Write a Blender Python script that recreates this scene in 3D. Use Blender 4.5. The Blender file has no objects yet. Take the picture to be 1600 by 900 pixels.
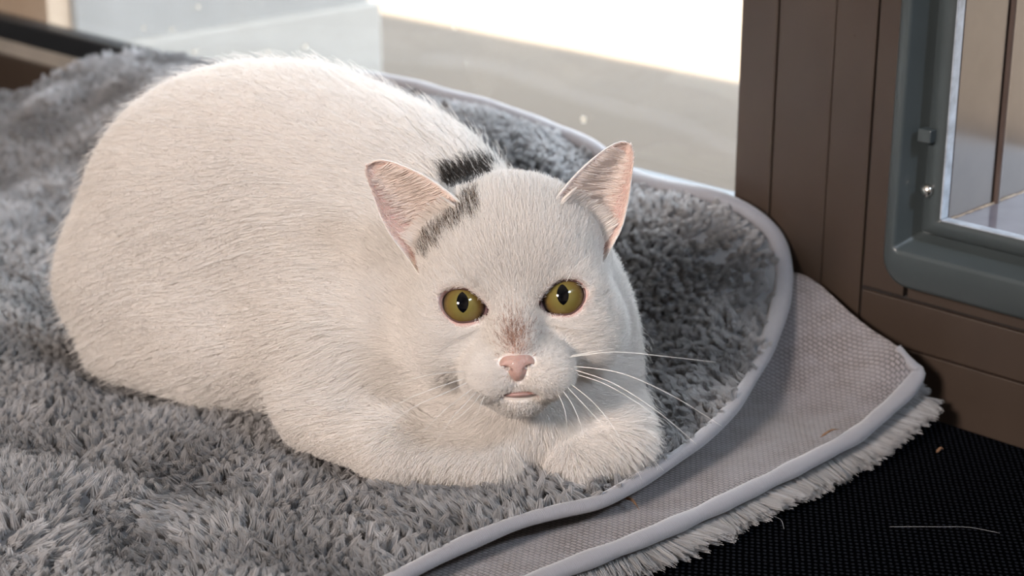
import bpy, math, random
import numpy as np
from mathutils import Vector, Matrix

rng = np.random.default_rng(7)
random.seed(7)
SC = bpy.context.scene
COL = SC.collection

# ------------------------------------------------------------------ camera
PITCH = math.radians(19.0)
CP, SP = math.cos(PITCH), math.sin(PITCH)
CAM = np.array([0.0, -0.756, 0.376])
FPX = 2790.0
cam_d = bpy.data.cameras.new('camera')
cam_d.sensor_width = 36.0
cam_d.lens = 36.0 * FPX / 1600.0
cam_d.clip_start = 0.02
cam_d.dof.use_dof = True
cam_d.dof.focus_distance = 0.805
cam_d.dof.aperture_fstop = 9.0
cam = bpy.data.objects.new('camera', cam_d)
COL.objects.link(cam)
cam.location = CAM
cam.rotation_euler = (math.pi / 2 - PITCH, 0, 0)
SC.camera = cam

# ------------------------------------------------------------------ world, sun, room lamps, exposure
wd = bpy.data.worlds.new('world')
SC.world = wd
wd.use_nodes = True
wn = wd.node_tree
bgn = wn.nodes['Background']
bgn.inputs['Color'].default_value = (0.78, 0.89, 1.0, 1)
bgn.inputs['Strength'].default_value = 7.5


def light(name, kind, loc, target, energy, color, size=0.5, size_y=None):
    d = bpy.data.lights.new(name, kind)
    d.energy = energy
    d.color = color
    if kind == 'AREA':
        d.shape = 'RECTANGLE'
        d.size = size
        d.size_y = size_y or size
    o = bpy.data.objects.new(name, d)
    COL.objects.link(o)
    o.location = loc
    v = Vector(target) - Vector(loc)
    o.rotation_euler = v.to_track_quat('-Z', 'Y').to_euler()
    return o


sun = light('sun', 'SUN', (2, 3, 4), (0, 0, 0), 40.0, (1.0, 0.96, 0.88))
sun.data.angle = math.radians(0.6)
light('room_window_light', 'AREA', (-1.20, -1.60, 1.05), (-0.05, 0.05, 0.1), 49, (1.0, 0.875, 0.80), 0.38, 0.38)
light('side_window_daylight', 'AREA', (1.20, -1.05, 1.35), (0.0, 0.0, 0.1), 42, (0.70, 0.83, 1.0), 0.55, 0.55)

SC.view_settings.view_transform = 'Standard'
SC.view_settings.look = 'None'
SC.view_settings.gamma = 1.0
SC.view_settings.use_curve_mapping = False
SC.view_settings.exposure = 0.13
SC.cycles.max_bounces = 7
SC.cycles.diffuse_bounces = 4
SC.cycles.glossy_bounces = 3
SC.cycles.transmission_bounces = 4
SC.cycles.transparent_max_bounces = 8

# ------------------------------------------------------------------ helpers
C2 = math.sqrt(0.5)
E_S = np.array([C2, -C2, 0.0])        # along the glazed wall, towards the cat flap
E_N = np.array([-C2, -C2, 0.0])       # out of the wall, into the room
W0 = np.array([0.178, 0.178, 0.0])


def ray(px, py):
    x = (px - 800) / FPX
    y = -(py - 450) / FPX
    return np.array([x, CP + y * SP, -SP + y * CP])


def at(px, py, z):
    d = ray(px, py)
    return CAM + d * ((z - CAM[2]) / d[2])


def wall_pt(s, z, w=0.0):
    return W0 + E_S * s + E_N * w + np.array([0, 0, z])


def project(P):
    r = P - CAM
    f = r[:, 1] * CP - r[:, 2] * SP
    u = r[:, 1] * SP + r[:, 2] * CP
    return 800 + r[:, 0] / f * FPX, 450 - u / f * FPX


def empty(name, loc=(0, 0, 0)):
    o = bpy.data.objects.new(name, None)
    o.empty_display_size = 0.02
    COL.objects.link(o)
    o.location = loc
    return o


def tag(o, label=None, cat=None, group=None, kind=None):
    if label:
        o['label'] = label
    if cat:
        o['category'] = cat
    if group:
        o['group'] = group
    if kind:
        o['kind'] = kind
    return o


def adopt(o, parent):
    if parent is not None:
        o.parent = parent
        m = Matrix.Identity(4)
        p = parent
        while p is not None:
            m = Matrix.Translation(p.location) @ m
            p = p.parent
        o.matrix_parent_inverse = m.inverted()
    return o


def mesh_obj(name, V, Fc, mat, parent=None, smooth=True):
    me = bpy.data.meshes.new(name)
    V = np.asarray(V, dtype=np.float64)
    me.from_pydata(V.tolist(), [], [list(map(int, f)) for f in Fc])
    me.update()
    if smooth:
        me.polygons.foreach_set('use_smooth', np.ones(len(me.polygons), dtype=bool))
    if mat is not None:
        me.materials.append(mat)
    o = bpy.data.objects.new(name, me)
    COL.objects.link(o)
    return adopt(o, parent)


BOXF = [(0, 3, 2, 1), (4, 5, 6, 7), (0, 1, 5, 4), (1, 2, 6, 5), (2, 3, 7, 6), (3, 0, 4, 7)]


def bevel(o, w, seg=2):
    m = o.modifiers.new('bevel', 'BEVEL')
    m.width = w
    m.segments = seg
    m.limit_method = 'ANGLE'
    return o


def wall_box(name, s0, s1, z0, z1, w0, w1, mat, parent=None, bv=0.0):
    c = [(s0, z0, w0), (s1, z0, w0), (s1, z0, w1), (s0, z0, w1), (s0, z1, w0), (s1, z1, w0), (s1, z1, w1), (s0, z1, w1)]
    V = [wall_pt(*q) for q in c]
    o = mesh_obj(name, V, BOXF, mat, parent, smooth=False)
    if bv:
        bevel(o, bv)
    return o


def world_box(name, a, b, mat, parent=None):
    (x0, y0, z0), (x1, y1, z1) = a, b
    V = [(x0, y0, z0), (x1, y0, z0), (x1, y1, z0), (x0, y1, z0), (x0, y0, z1), (x1, y0, z1), (x1, y1, z1), (x0, y1, z1)]
    return mesh_obj(name, V, BOXF, mat, parent, smooth=False)


def catmull(P, n, closed=False):
    """n points at even arc length along a Catmull-Rom curve through P"""
    P = np.asarray(P, float)
    m = len(P)
    out = []
    segs = m if closed else m - 1
    for i in range(segs):
        if closed:
            a, b, c, d = P[(i - 1) % m], P[i], P[(i + 1) % m], P[(i + 2) % m]
        else:
            a, b, c, d = P[max(i - 1, 0)], P[i], P[i + 1], P[min(i + 2, m - 1)]
        t = np.linspace(0, 1, 24, endpoint=False)[:, None]
        out.append(0.5 * ((2 * b) + (-a + c) * t + (2 * a - 5 * b + 4 * c - d) * t ** 2 + (-a + 3 * b - 3 * c + d) * t ** 3))
    out = np.concatenate(out)
    out = np.vstack([out, P[:1] if closed else P[-1:]])
    L = np.concatenate([[0], np.cumsum(np.linalg.norm(np.diff(out, axis=0), axis=1))])
    q = np.linspace(0, L[-1], n + 1)[:-1] if closed else np.linspace(0, L[-1], n)
    return np.stack([np.interp(q, L, out[:, k]) for k in range(3)], 1)


def tube(name, P, r, mat, parent=None, sides=8, squash=1.0, closed=False):
    """tube of radius r (number or list) along the points P; UV u = length in m, v = around"""
    P = np.asarray(P, float)
    n = len(P)
    R = np.broadcast_to(np.asarray(r, float), (n,))
    T = np.gradient(P, axis=0)
    T /= np.linalg.norm(T, axis=1)[:, None] + 1e-12
    up = np.array([0, 0, 1.0])
    S = np.cross(T, up)
    S /= np.linalg.norm(S, axis=1)[:, None] + 1e-12
    U = np.cross(S, T)
    a = np.linspace(0, 2 * math.pi, sides, endpoint=False)
    V = P[:, None, :] + R[:, None, None] * (np.cos(a)[None, :, None] * S[:, None, :] + squash * np.sin(a)[None, :, None] * U[:, None, :])
    V = V.reshape(-1, 3)
    Fc = []
    for i in range(n - 1):
        for j in range(sides):
            k = (j + 1) % sides
            Fc.append((i * sides + j, i * sides + k, (i + 1) * sides + k, (i + 1) * sides + j))
    Fc.append(tuple(range(sides))[::-1])
    Fc.append(tuple((n - 1) * sides + j for j in range(sides)))
    o = mesh_obj(name, V, Fc, mat, parent)
    L = np.concatenate([[0], np.cumsum(np.linalg.norm(np.diff(P, axis=0), axis=1))])
    me = o.data
    uv = me.uv_layers.new(name='UVMap')
    idx = np.empty(len(me.loops), dtype=np.int64)
    me.loops.foreach_get('vertex_index', idx)
    co = np.stack([L[idx // sides], (idx % sides) / sides], 1)
    uv.data.foreach_set('uv', co.ravel())
    return o


# smooth vector noise from sums of sines
class Noise:
    def __init__(self, freq, n=10, seed=1):
        g = np.random.default_rng(seed)
        k = g.normal(size=(n, 3))
        k /= np.linalg.norm(k, axis=1)[:, None]
        self.k = k * freq * g.uniform(0.5, 1.6, size=(n, 1))
        self.ph = g.uniform(0, 6.28, size=(n, 3))
        self.n = n

    def vec(self, P):
        a = P @ self.k.T
        out = np.zeros((len(P), 3))
        for i in range(self.n):
            out += np.sin(a[:, i:i + 1] + self.ph[i])
        return out / math.sqrt(self.n / 2)

    def s(self, P):
        a = P @ self.k.T
        return np.sin(a + self.ph[:, 0]).sum(1) / math.sqrt(self.n / 2)


def norm(v):
    return v / (np.linalg.norm(v, axis=1)[:, None] + 1e-12)


# ------------------------------------------------------------------ materials
def new_mat(name):
    m = bpy.data.materials.new(name)
    m.use_nodes = True
    nt = m.node_tree
    return m, nt, nt.nodes['Principled BSDF']


def node(nt, t, **kw):
    n = nt.nodes.new(t)
    for k, v in kw.items():
        if k.startswith('i_'):
            n.inputs[k[2:].replace('_', ' ')].default_value = v
        else:
            setattr(n, k, v)
    return n


def ramp(nt, stops, interp='LINEAR'):
    r = node(nt, 'ShaderNodeValToRGB')
    r.color_ramp.interpolation = interp
    el = r.color_ramp.elements
    while len(el) < len(stops):
        el.new(0.5)
    for e, (p, c) in zip(el, stops):
        e.position = p
        e.color = (*c, 1) if len(c) == 3 else c
    return r


def plain(name, color, rough=0.5, metal=0.0, var=0.12, scale=30.0, bump=0.0, bscale=200.0, coat=0.0, spec=0.5):
    m, nt, b = new_mat(name)
    tc = node(nt, 'ShaderNodeTexCoord')
    nz = node(nt, 'ShaderNodeTexNoise', i_Scale=scale, i_Detail=5.0)
    nt.links.new(tc.outputs['Object'], nz.inputs['Vector'])
    c = np.array(color)
    r = ramp(nt, [(0.3, tuple(c * (1 - var))), (0.7, tuple(np.minimum(c * (1 + var), 1)))])
    nt.links.new(nz.outputs['Fac'], r.inputs['Fac'])
    nt.links.new(r.outputs['Color'], b.inputs['Base Color'])
    b.inputs['Roughness'].default_value = rough
    b.inputs['Metallic'].default_value = metal
    b.inputs['Coat Weight'].default_value = coat
    b.inputs['Specular IOR Level'].default_value = spec
    if bump:
        n2 = node(nt, 'ShaderNodeTexNoise', i_Scale=bscale, i_Detail=3.0)
        nt.links.new(tc.outputs['Object'], n2.inputs['Vector'])
        bp = node(nt, 'ShaderNodeBump', i_Strength=bump, i_Distance=0.001)
        nt.links.new(n2.outputs['Fac'], bp.inputs['Height'])
        nt.links.new(bp.outputs['Normal'], b.inputs['Normal'])
    return m


def hair_mat(name, rough=0.6, translucent=0.3, spec=0.2):
    """strand material: per-strand colour attribute, diffuse with some light passing through"""
    m, nt, b = new_mat(name)
    a = node(nt, 'ShaderNodeAttribute', attribute_name='strand_color')
    nt.links.new(a.outputs['Color'], b.inputs['Base Color'])
    b.inputs['Roughness'].default_value = rough
    b.inputs['Specular IOR Level'].default_value = spec
    t = node(nt, 'ShaderNodeBsdfTranslucent')
    nt.links.new(a.outputs['Color'], t.inputs['Color'])
    mx = node(nt, 'ShaderNodeMixShader')
    mx.inputs['Fac'].default_value = translucent
    nt.links.new(b.outputs[0], mx.inputs[1])
    nt.links.new(t.outputs[0], mx.inputs[2])
    nt.links.new(mx.outputs[0], nt.nodes['Material Output'].inputs['Surface'])
    return m


def hair_obj(name, pts, r0, r1, colr, mat, parent=None):
    """strands: pts (N,K,3), root and tip radius, colour (N,3)"""
    N, K, _ = pts.shape
    h = bpy.data.hair_curves.new(name)
    h.add_curves([K] * N)
    h.attributes['position'].data.foreach_set('vector', np.ascontiguousarray(pts, dtype=np.float32).ravel())
    ra = h.attributes.get('radius') or h.attributes.new('radius', 'FLOAT', 'POINT')
    t = np.linspace(0, 1, K)
    r0 = np.broadcast_to(np.asarray(r0, float), (N,))
    r1 = np.broadcast_to(np.asarray(r1, float), (N,))
    R = r0[:, None] * (1 - t) + r1[:, None] * t
    ra.data.foreach_set('value', R.astype(np.float32).ravel())
    ca = h.attributes.new('strand_color', 'FLOAT_COLOR', 'CURVE')
    c4 = np.ones((N, 4), dtype=np.float32)
    c4[:, :3] = colr
    ca.data.foreach_set('color', c4.ravel())
    h.materials.append(mat)
    o = bpy.data.objects.new(name, h)
    COL.objects.link(o)
    return adopt(o, parent)


def brown_metal():
    m, nt, b = new_mat('brown_aluminium')
    tc = node(nt, 'ShaderNodeTexCoord')
    nz = node(nt, 'ShaderNodeTexNoise', i_Scale=14.0, i_Detail=6.0)
    nt.links.new(tc.outputs['Object'], nz.inputs['Vector'])
    r = ramp(nt, [(0.3, (0.044, 0.030, 0.0225)), (0.7, (0.058, 0.041, 0.031))])
    nt.links.new(nz.outputs['Fac'], r.inputs['Fac'])
    sp = node(nt, 'ShaderNodeTexNoise', i_Scale=90.0, i_Detail=2.0)
    nt.links.new(tc.outputs['Object'], sp.inputs['Vector'])
    sr = ramp(nt, [(0.74, (0, 0, 0)), (0.77, (1, 1, 1))])
    nt.links.new(sp.outputs['Fac'], sr.inputs['Fac'])
    mx = node(nt, 'ShaderNodeMixRGB')
    mx.inputs['Color2'].default_value = (0.035, 0.018, 0.012, 1)
    nt.links.new(sr.outputs['Color'], mx.inputs['Fac'])
    nt.links.new(r.outputs['Color'], mx.inputs['Color1'])
    nt.links.new(mx.outputs['Color'], b.inputs['Base Color'])
    b.inputs['Roughness'].default_value = 0.42
    b.inputs['Specular IOR Level'].default_value = 0.45
    return m


def glass_mat():
    m, nt, b = new_mat('dusty_window_glass')
    nt.nodes.remove(b)
    out = nt.nodes['Material Output']
    tr = node(nt, 'ShaderNodeBsdfTransparent')
    gl = node(nt, 'ShaderNodeBsdfGlossy', i_Roughness=0.01)
    lw = node(nt, 'ShaderNodeLayerWeight', i_Blend=0.5)
    pw = node(nt, 'ShaderNodeMath', operation='POWER')
    pw.inputs[1].default_value = 5.0
    nt.links.new(lw.outputs['Facing'], pw.inputs[0])
    sch = node(nt, 'ShaderNodeMath', operation='MULTIPLY_ADD')
    sch.inputs[1].default_value = 0.95
    sch.inputs[2].default_value = 0.045
    nt.links.new(pw.outputs[0], sch.inputs[0])
    m1 = node(nt, 'ShaderNodeMixShader')
    nt.links.new(sch.outputs[0], m1.inputs[0])
    nt.links.new(tr.outputs[0], m1.inputs[1])
    nt.links.new(gl.outputs[0], m1.inputs[2])
    tc = node(nt, 'ShaderNodeTexCoord')
    # dried specks
    vo = node(nt, 'ShaderNodeTexVoronoi', i_Scale=34.0)
    nt.links.new(tc.outputs['Object'], vo.inputs['Vector'])
    r1 = ramp(nt, [(0.05, (1, 1, 1)), (0.11, (0, 0, 0))])
    nt.links.new(vo.outputs['Distance'], r1.inputs['Fac'])
    wn2 = node(nt, 'ShaderNodeSeparateColor')
    nt.links.new(vo.outputs['Color'], wn2.inputs['Color'])
    gt = node(nt, 'ShaderNodeMath', operation='GREATER_THAN')
    gt.inputs[1].default_value = 0.45
    nt.links.new(wn2.outputs[0], gt.inputs[0])
    mu = node(nt, 'ShaderNodeMath', operation='MULTIPLY')
    nt.links.new(r1.outputs['Color'], mu.inputs[0])
    nt.links.new(gt.outputs[0], mu.inputs[1])
    mu2 = node(nt, 'ShaderNodeMath', operation='MULTIPLY')
    mu2.inputs[1].default_value = 0.55
    nt.links.new(mu.outputs[0], mu2.inputs[0])
    # thin film of dust
    nz = node(nt, 'ShaderNodeTexNoise', i_Scale=9.0, i_Detail=6.0)
    nt.links.new(tc.outputs['Object'], nz.inputs['Vector'])
    r2 = ramp(nt, [(0.62, (0.0,) * 3), (0.80, (0.05,) * 3)])
    nt.links.new(nz.outputs['Fac'], r2.inputs['Fac'])
    mxx = node(nt, 'ShaderNodeMath', operation='MAXIMUM')
    nt.links.new(mu2.outputs[0], mxx.inputs[0])
    nt.links.new(r2.outputs['Color'], mxx.inputs[1])
    df = node(nt, 'ShaderNodeBsdfDiffuse')
    df.inputs['Color'].default_value = (0.72, 0.62, 0.48, 1)
    tl = node(nt, 'ShaderNodeBsdfTranslucent')
    tl.inputs['Color'].default_value = (0.72, 0.64, 0.52, 1)
    ad = node(nt, 'ShaderNodeMixShader')
    ad.inputs[0].default_value = 0.4
    nt.links.new(df.outputs[0], ad.inputs[1])
    nt.links.new(tl.outputs[0], ad.inputs[2])
    m2 = node(nt, 'ShaderNodeMixShader')
    nt.links.new(mxx.outputs[0], m2.inputs[0])
    nt.links.new(m1.outputs[0], m2.inputs[1])
    nt.links.new(ad.outputs[0], m2.inputs[2])
    nt.links.new(m2.outputs[0], out.inputs['Surface'])
    return m


def mat_weave():
    """black woven vinyl: rows of tiny raised dots"""
    m, nt, b = new_mat('black_woven_vinyl')
    tc = node(nt, 'ShaderNodeTexCoord')
    mp = node(nt, 'ShaderNodeMapping')
    mp.inputs['Rotation'].default_value = (0, 0, math.radians(8))
    mp.inputs['Scale'].default_value = (360, 300, 360)
    nt.links.new(tc.outputs['Object'], mp.inputs['Vector'])
    vo = node(nt, 'ShaderNodeTexVoronoi', i_Scale=1.0)
    vo.inputs['Randomness'].default_value = 0.12
    vo.voronoi_dimensions = '2D'
    nt.links.new(mp.outputs[0], vo.inputs['Vector'])
    r = ramp(nt, [(0.18, (0.011, 0.012, 0.015)), (0.36, (0.0008, 0.0008, 0.0010))])
    nt.links.new(vo.outputs['Distance'], r.inputs['Fac'])
    df = node(nt, 'ShaderNodeBsdfDiffuse')
    nt.links.new(r.outputs['Color'], df.inputs['Color'])
    bp = node(nt, 'ShaderNodeBump', i_Strength=0.6, i_Distance=0.0006)
    bp.invert = True
    nt.links.new(vo.outputs['Distance'], bp.inputs['Height'])
    nt.links.new(bp.outputs['Normal'], df.inputs['Normal'])
    nt.links.new(df.outputs[0], nt.nodes['Material Output'].inputs['Surface'])
    nt.nodes.remove(b)
    return m


def knit_mat():
    m, nt, b = new_mat('knit_backing')
    tc = node(nt, 'ShaderNodeTexCoord')
    mp = node(nt, 'ShaderNodeMapping')
    mp.inputs['Rotation'].default_value = (0, 0, math.radians(42))
    nt.links.new(tc.outputs['Object'], mp.inputs['Vector'])
    br = node(nt, 'ShaderNodeTexBrick', i_Scale=1.0)
    br.inputs['Brick Width'].default_value = 0.0032
    br.inputs['Row Height'].default_value = 0.0021
    br.inputs['Mortar Size'].default_value = 0.0005
    br.inputs['Mortar Smooth'].default_value = 0.8
    br.inputs['Color1'].default_value = (0.26, 0.230, 0.230, 1)
    br.inputs['Color2'].default_value = (0.215, 0.188, 0.190, 1)
    br.inputs['Mortar'].default_value = (0.075, 0.064, 0.062, 1)
    nt.links.new(mp.outputs[0], br.inputs['Vector'])
    nz = node(nt, 'ShaderNodeTexNoise', i_Scale=60.0, i_Detail=6.0)
    nt.links.new(tc.outputs['Object'], nz.inputs['Vector'])
    r = ramp(nt, [(0.4, (0, 0, 0)), (0.75, (0.5, 0.5, 0.5))])
    nt.links.new(nz.outputs['Fac'], r.inputs['Fac'])
    mx = node(nt, 'ShaderNodeMixRGB')
    mx.inputs['Color2'].default_value = (0.275, 0.262, 0.280, 1)
    nt.links.new(r.outputs['Color'], mx.inputs['Fac'])
    nt.links.new(br.outputs['Color'], mx.inputs['Color1'])
    nt.links.new(mx.outputs['Color'], b.inputs['Base Color'])
    bp = node(nt, 'ShaderNodeBump', i_Strength=0.8, i_Distance=0.0006)
    bp.invert = True
    nt.links.new(br.outputs['Fac'], bp.inputs['Height'])
    nt.links.new(bp.outputs['Normal'], b.inputs['Normal'])
    b.inputs['Roughness'].default_value = 0.85
    b.inputs['Sheen Weight'].default_value = 0.3
    return m


def piping_mat():
    m, nt, b = new_mat('grey_velour_binding')
    tc = node(nt, 'ShaderNodeTexCoord')
    mp = node(nt, 'ShaderNodeMapping')
    mp.inputs['Scale'].default_value = (1.0, 0.004, 1.0)
    nt.links.new(tc.outputs['UV'], mp.inputs['Vector'])
    wv = node(nt, 'ShaderNodeTexWave', i_Scale=420.0, i_Distortion=4.0, i_Detail=3.0)
    wv.bands_direction = 'X'
    nt.links.new(mp.outputs[0], wv.inputs['Vector'])
    r = ramp(nt, [(0.0, (0.20, 0.197, 0.215)), (1.0, (0.29, 0.287, 0.31))])
    nt.links.new(wv.outputs['Fac'], r.inputs['Fac'])
    nt.links.new(r.outputs['Color'], b.inputs['Base Color'])
    bp = node(nt, 'ShaderNodeBump', i_Strength=0.35, i_Distance=0.0003)
    nt.links.new(wv.outputs['Fac'], bp.inputs['Height'])
    nt.links.new(bp.outputs['Normal'], b.inputs['Normal'])
    b.inputs['Roughness'].default_value = 0.8
    b.inputs['Sheen Weight'].default_value = 0.5
    return m


def vcol_mat(name, attr, rough=0.5, sss=0.0):
    m, nt, b = new_mat(name)
    a = node(nt, 'ShaderNodeAttribute', attribute_name=attr)
    nt.links.new(a.outputs['Color'], b.inputs['Base Color'])
    b.inputs['Roughness'].default_value = rough
    if sss:
        b.inputs['Subsurface Weight'].default_value = sss
        b.inputs['Subsurface Radius'].default_value = (0.004, 0.002, 0.001)
        b.inputs['Subsurface Scale'].default_value = 1.0
    return m


M_BROWN = brown_metal()
M_GAP = plain('groove_shadow_gap_black', (0.012, 0.009, 0.008), 0.7)
M_GLASS = glass_mat()
M_RUBBER = plain('black_rubber', (0.012, 0.014, 0.017), 0.45)
M_STRIP = plain('pale_aluminium_strip', (0.46, 0.42, 0.37), 0.35, 0.3)
M_PLASTIC = plain('slate_grey_plastic', (0.052, 0.064, 0.068), 0.33, var=0.06)
M_STEEL = plain('screw_steel', (0.62, 0.60, 0.56), 0.25, 1.0)
M_DUST = plain('dried_dust', (0.42, 0.33, 0.25), 0.9, var=0.3, scale=300)
M_ROOMWALL = plain('room_wall_plaster', (0.40, 0.36, 0.31), 0.9)
M_CEIL = plain('ceiling_plaster', (0.8, 0.78, 0.74), 0.9)
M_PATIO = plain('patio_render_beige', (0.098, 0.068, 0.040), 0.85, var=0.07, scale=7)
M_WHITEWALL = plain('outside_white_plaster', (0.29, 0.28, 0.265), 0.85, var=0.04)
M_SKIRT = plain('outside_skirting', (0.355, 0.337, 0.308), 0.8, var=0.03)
M_CREAM = plain('mullion_reflection_cream', (0.50, 0.39, 0.29), 0.8, var=0.03)

# ------------------------------------------------------------------ the setting
FLOOR_Z = -0.006
R_S0, R_S1, R_D, R_H = -2.2, 1.6, 3.4, 2.5      # the room: along the wall, depth, height


def wall_poly(name, pts, mat):
    """flat quad given as (s, z, w)"""
    o = mesh_obj(name, [wall_pt(*p) for p in pts], [(0, 1, 2, 3)], mat, None, smooth=False)
    return tag(o, kind='structure')


M_FLOOR = plain('dark_floor', (0.05, 0.045, 0.04), 0.6)
o = wall_box('floor', R_S0, R_S1, FLOOR_Z - 0.05, FLOOR_Z, 0.0, R_D, M_FLOOR)
tag(o, kind='structure')
tag(wall_box('ceiling', R_S0, R_S1, R_H, R_H + 0.05, -0.05, R_D, M_CEIL), kind='structure')
tag(wall_box('wall_left', R_S0 - 0.1, R_S0, FLOOR_Z, R_H, 0, R_D, M_ROOMWALL), kind='structure')
tag(wall_box('wall_right', R_S1, R_S1 + 0.1, FLOOR_Z, R_H, 0, R_D, M_ROOMWALL), kind='structure')
tag(wall_box('wall_front', R_S0, R_S1, FLOOR_Z, R_H, R_D, R_D + 0.1, M_ROOMWALL), kind='structure')
tag(wall_box('wall_back', R_S0, R_S1, 2.1, R_H, -0.08, 0.0, M_ROOMWALL), kind='structure')
tag(wall_box('wall_side', 0.95, R_S1, FLOOR_Z, 2.1, -0.08, 0.0, M_ROOMWALL), kind='structure')
tag(wall_box('wall_end', R_S0, -1.75, FLOOR_Z, 2.1, -0.08, 0.0, M_ROOMWALL), kind='structure')

# fixed window: sill, gasket, pane
win = tag(empty('window_1', wall_pt(-0.9, 0, 0)), 'tall dusty window pane in a brown metal frame', kind='structure')
wall_box('sill', -1.75, -0.0718, FLOOR_Z, 0.056, -0.05, 0.0, M_BROWN, win, 0.001)
wall_box('sill_strip', -1.75, -0.0718, 0.0562, 0.0695, -0.0195, -0.003, M_STRIP, win, 0.001)
wall_box('gasket', -1.75, -0.0718, 0.0697, 0.089, -0.0195, -0.001, M_RUBBER, win, 0.002)
wall_box('pane', -1.75, -0.0715, 0.080, 2.1, -0.0235, -0.0200, M_GLASS, win)

# brown door with vertical profiles
door = tag(empty('door_1', wall_pt(0.3, 0, 0)), 'dark brown metal door with vertical profiles', kind='structure')
wall_box('core', -0.0712, 0.0365, FLOOR_Z, 2.1, -0.05, -0.0022, M_GAP, door)
g = 0.0007
wall_box('door_profile', -0.0715, -0.0461 - g, FLOOR_Z, 2.1, -0.04, 0.0005, M_BROWN, door, 0.0008)
wall_box('door_profile', -0.0461 + g * 0.3, -0.0091 - g * 0.3, FLOOR_Z, 2.1, -0.04, 0.0, M_BROWN, door, 0.0006)
wall_box('door_profile', -0.0091 + g * 0.3, 0.0174 - g, FLOOR_Z, 2.1, -0.04, 0.0, M_BROWN, door, 0.0006)
# leaf around the cat flap
wall_box('door_leaf_panel', 0.0174 + g, 0.0440, 0.0604, 2.1, -0.04, 0.0, M_BROWN, door, 0.0006)
wall_box('door_leaf_panel', 0.0470, 0.245, 0.0604, 0.0800, -0.04, 0.0, M_BROWN, door)
wall_box('door_leaf_panel', 0.0470, 0.245, 0.310, 2.1, -0.04, 0.0, M_BROWN, door)
wall_box('door_leaf_panel', 0.2450, 0.95, 0.0604, 2.1, -0.04, 0.0, M_BROWN, door)
wall_box('core', 0.0174, 0.95, FLOOR_Z, 0.0604, -0.05, -0.003, M_GAP, door)
wall_box('door_rail', 0.0174 + g, 0.95, 0.0318, 0.0583, -0.04, 0.0, M_BROWN, door, 0.0008)
wall_box('door_rail', 0.0174 + g, 0.95, FLOOR_Z, 0.0311, -0.04, 0.0004, M_BROWN, door, 0.0006)

# outdoors
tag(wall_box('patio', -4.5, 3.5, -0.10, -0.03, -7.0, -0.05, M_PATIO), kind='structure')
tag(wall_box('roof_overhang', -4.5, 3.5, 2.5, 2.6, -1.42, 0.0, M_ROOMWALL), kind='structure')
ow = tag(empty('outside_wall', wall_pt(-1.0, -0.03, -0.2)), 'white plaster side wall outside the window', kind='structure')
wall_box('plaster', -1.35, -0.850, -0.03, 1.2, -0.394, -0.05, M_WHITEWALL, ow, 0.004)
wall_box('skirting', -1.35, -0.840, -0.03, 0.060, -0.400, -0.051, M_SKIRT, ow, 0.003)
wall_box('reflection_post', -1.35, -0.855, 0.0, 2.0, -0.05, -0.028, M_CREAM, ow)  # added post in place of a window mullion's reflection in the glass

# sun comes over the patio, the overhang shades the strip next to the glass
_dir = (E_N * 0.275 + E_S * -0.08 + np.array([0, 0, -0.95]))
sun.rotation_euler = Vector(_dir).to_track_quat('-Z', 'Y').to_euler()

# ------------------------------------------------------------------ black mat
def build_mat():
    c = [wall_pt(-1.7, 0, 0.006), wall_pt(1.2, 0, 0.006), wall_pt(1.2, 0, 1.4), wall_pt(-1.7, 0, 1.4)]
    V = [tuple(p + np.array([0, 0, FLOOR_Z])) for p in c] + [tuple(p) for p in c]
    o = mesh_obj('floor_mat', V, [(0, 1, 2, 3), (7, 6, 5, 4), (0, 4, 5, 1), (1, 5, 6, 2), (2, 6, 7, 3), (3, 7, 4, 0)], mat_weave(), None, smooth=False)
    bevel(o, 0.002)
    return tag(o, 'black woven vinyl floor mat under the grey blanket', 'mat')


build_mat()

# ------------------------------------------------------------------ cat flap in the door
def rounded_loop(s0, s1, z0, z1, r, n=8):
    pts = []
    for (cs, cz, a0) in ((s1 - r, z0 + r, -90), (s1 - r, z1 - r, 0), (s0 + r, z1 - r, 90), (s0 + r, z0 + r, 180)):
        for i in range(n + 1):
            a = math.radians(a0 + 90 * i / n)
            pts.append((cs + r * math.cos(a), cz + r * math.sin(a)))
    return pts


def loft_loops(name, loops, mat, parent, closed_ring=False):
    """loops: list of (list of (s, z), w) with equal counts"""
    V, Fc = [], []
    n = len(loops[0][0])
    for lp, w in loops:
        V += [wall_pt(s, z, w) for s, z in lp]
    m = len(loops)
    for i in range(m if closed_ring else m - 1):
        k = (i + 1) % m
        for j in range(n):
            q = (j + 1) % n
            Fc.append((i * n + j, i * n + q, k * n + q, k * n + j))
    return mesh_obj(name, V, Fc, mat, parent)


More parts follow.
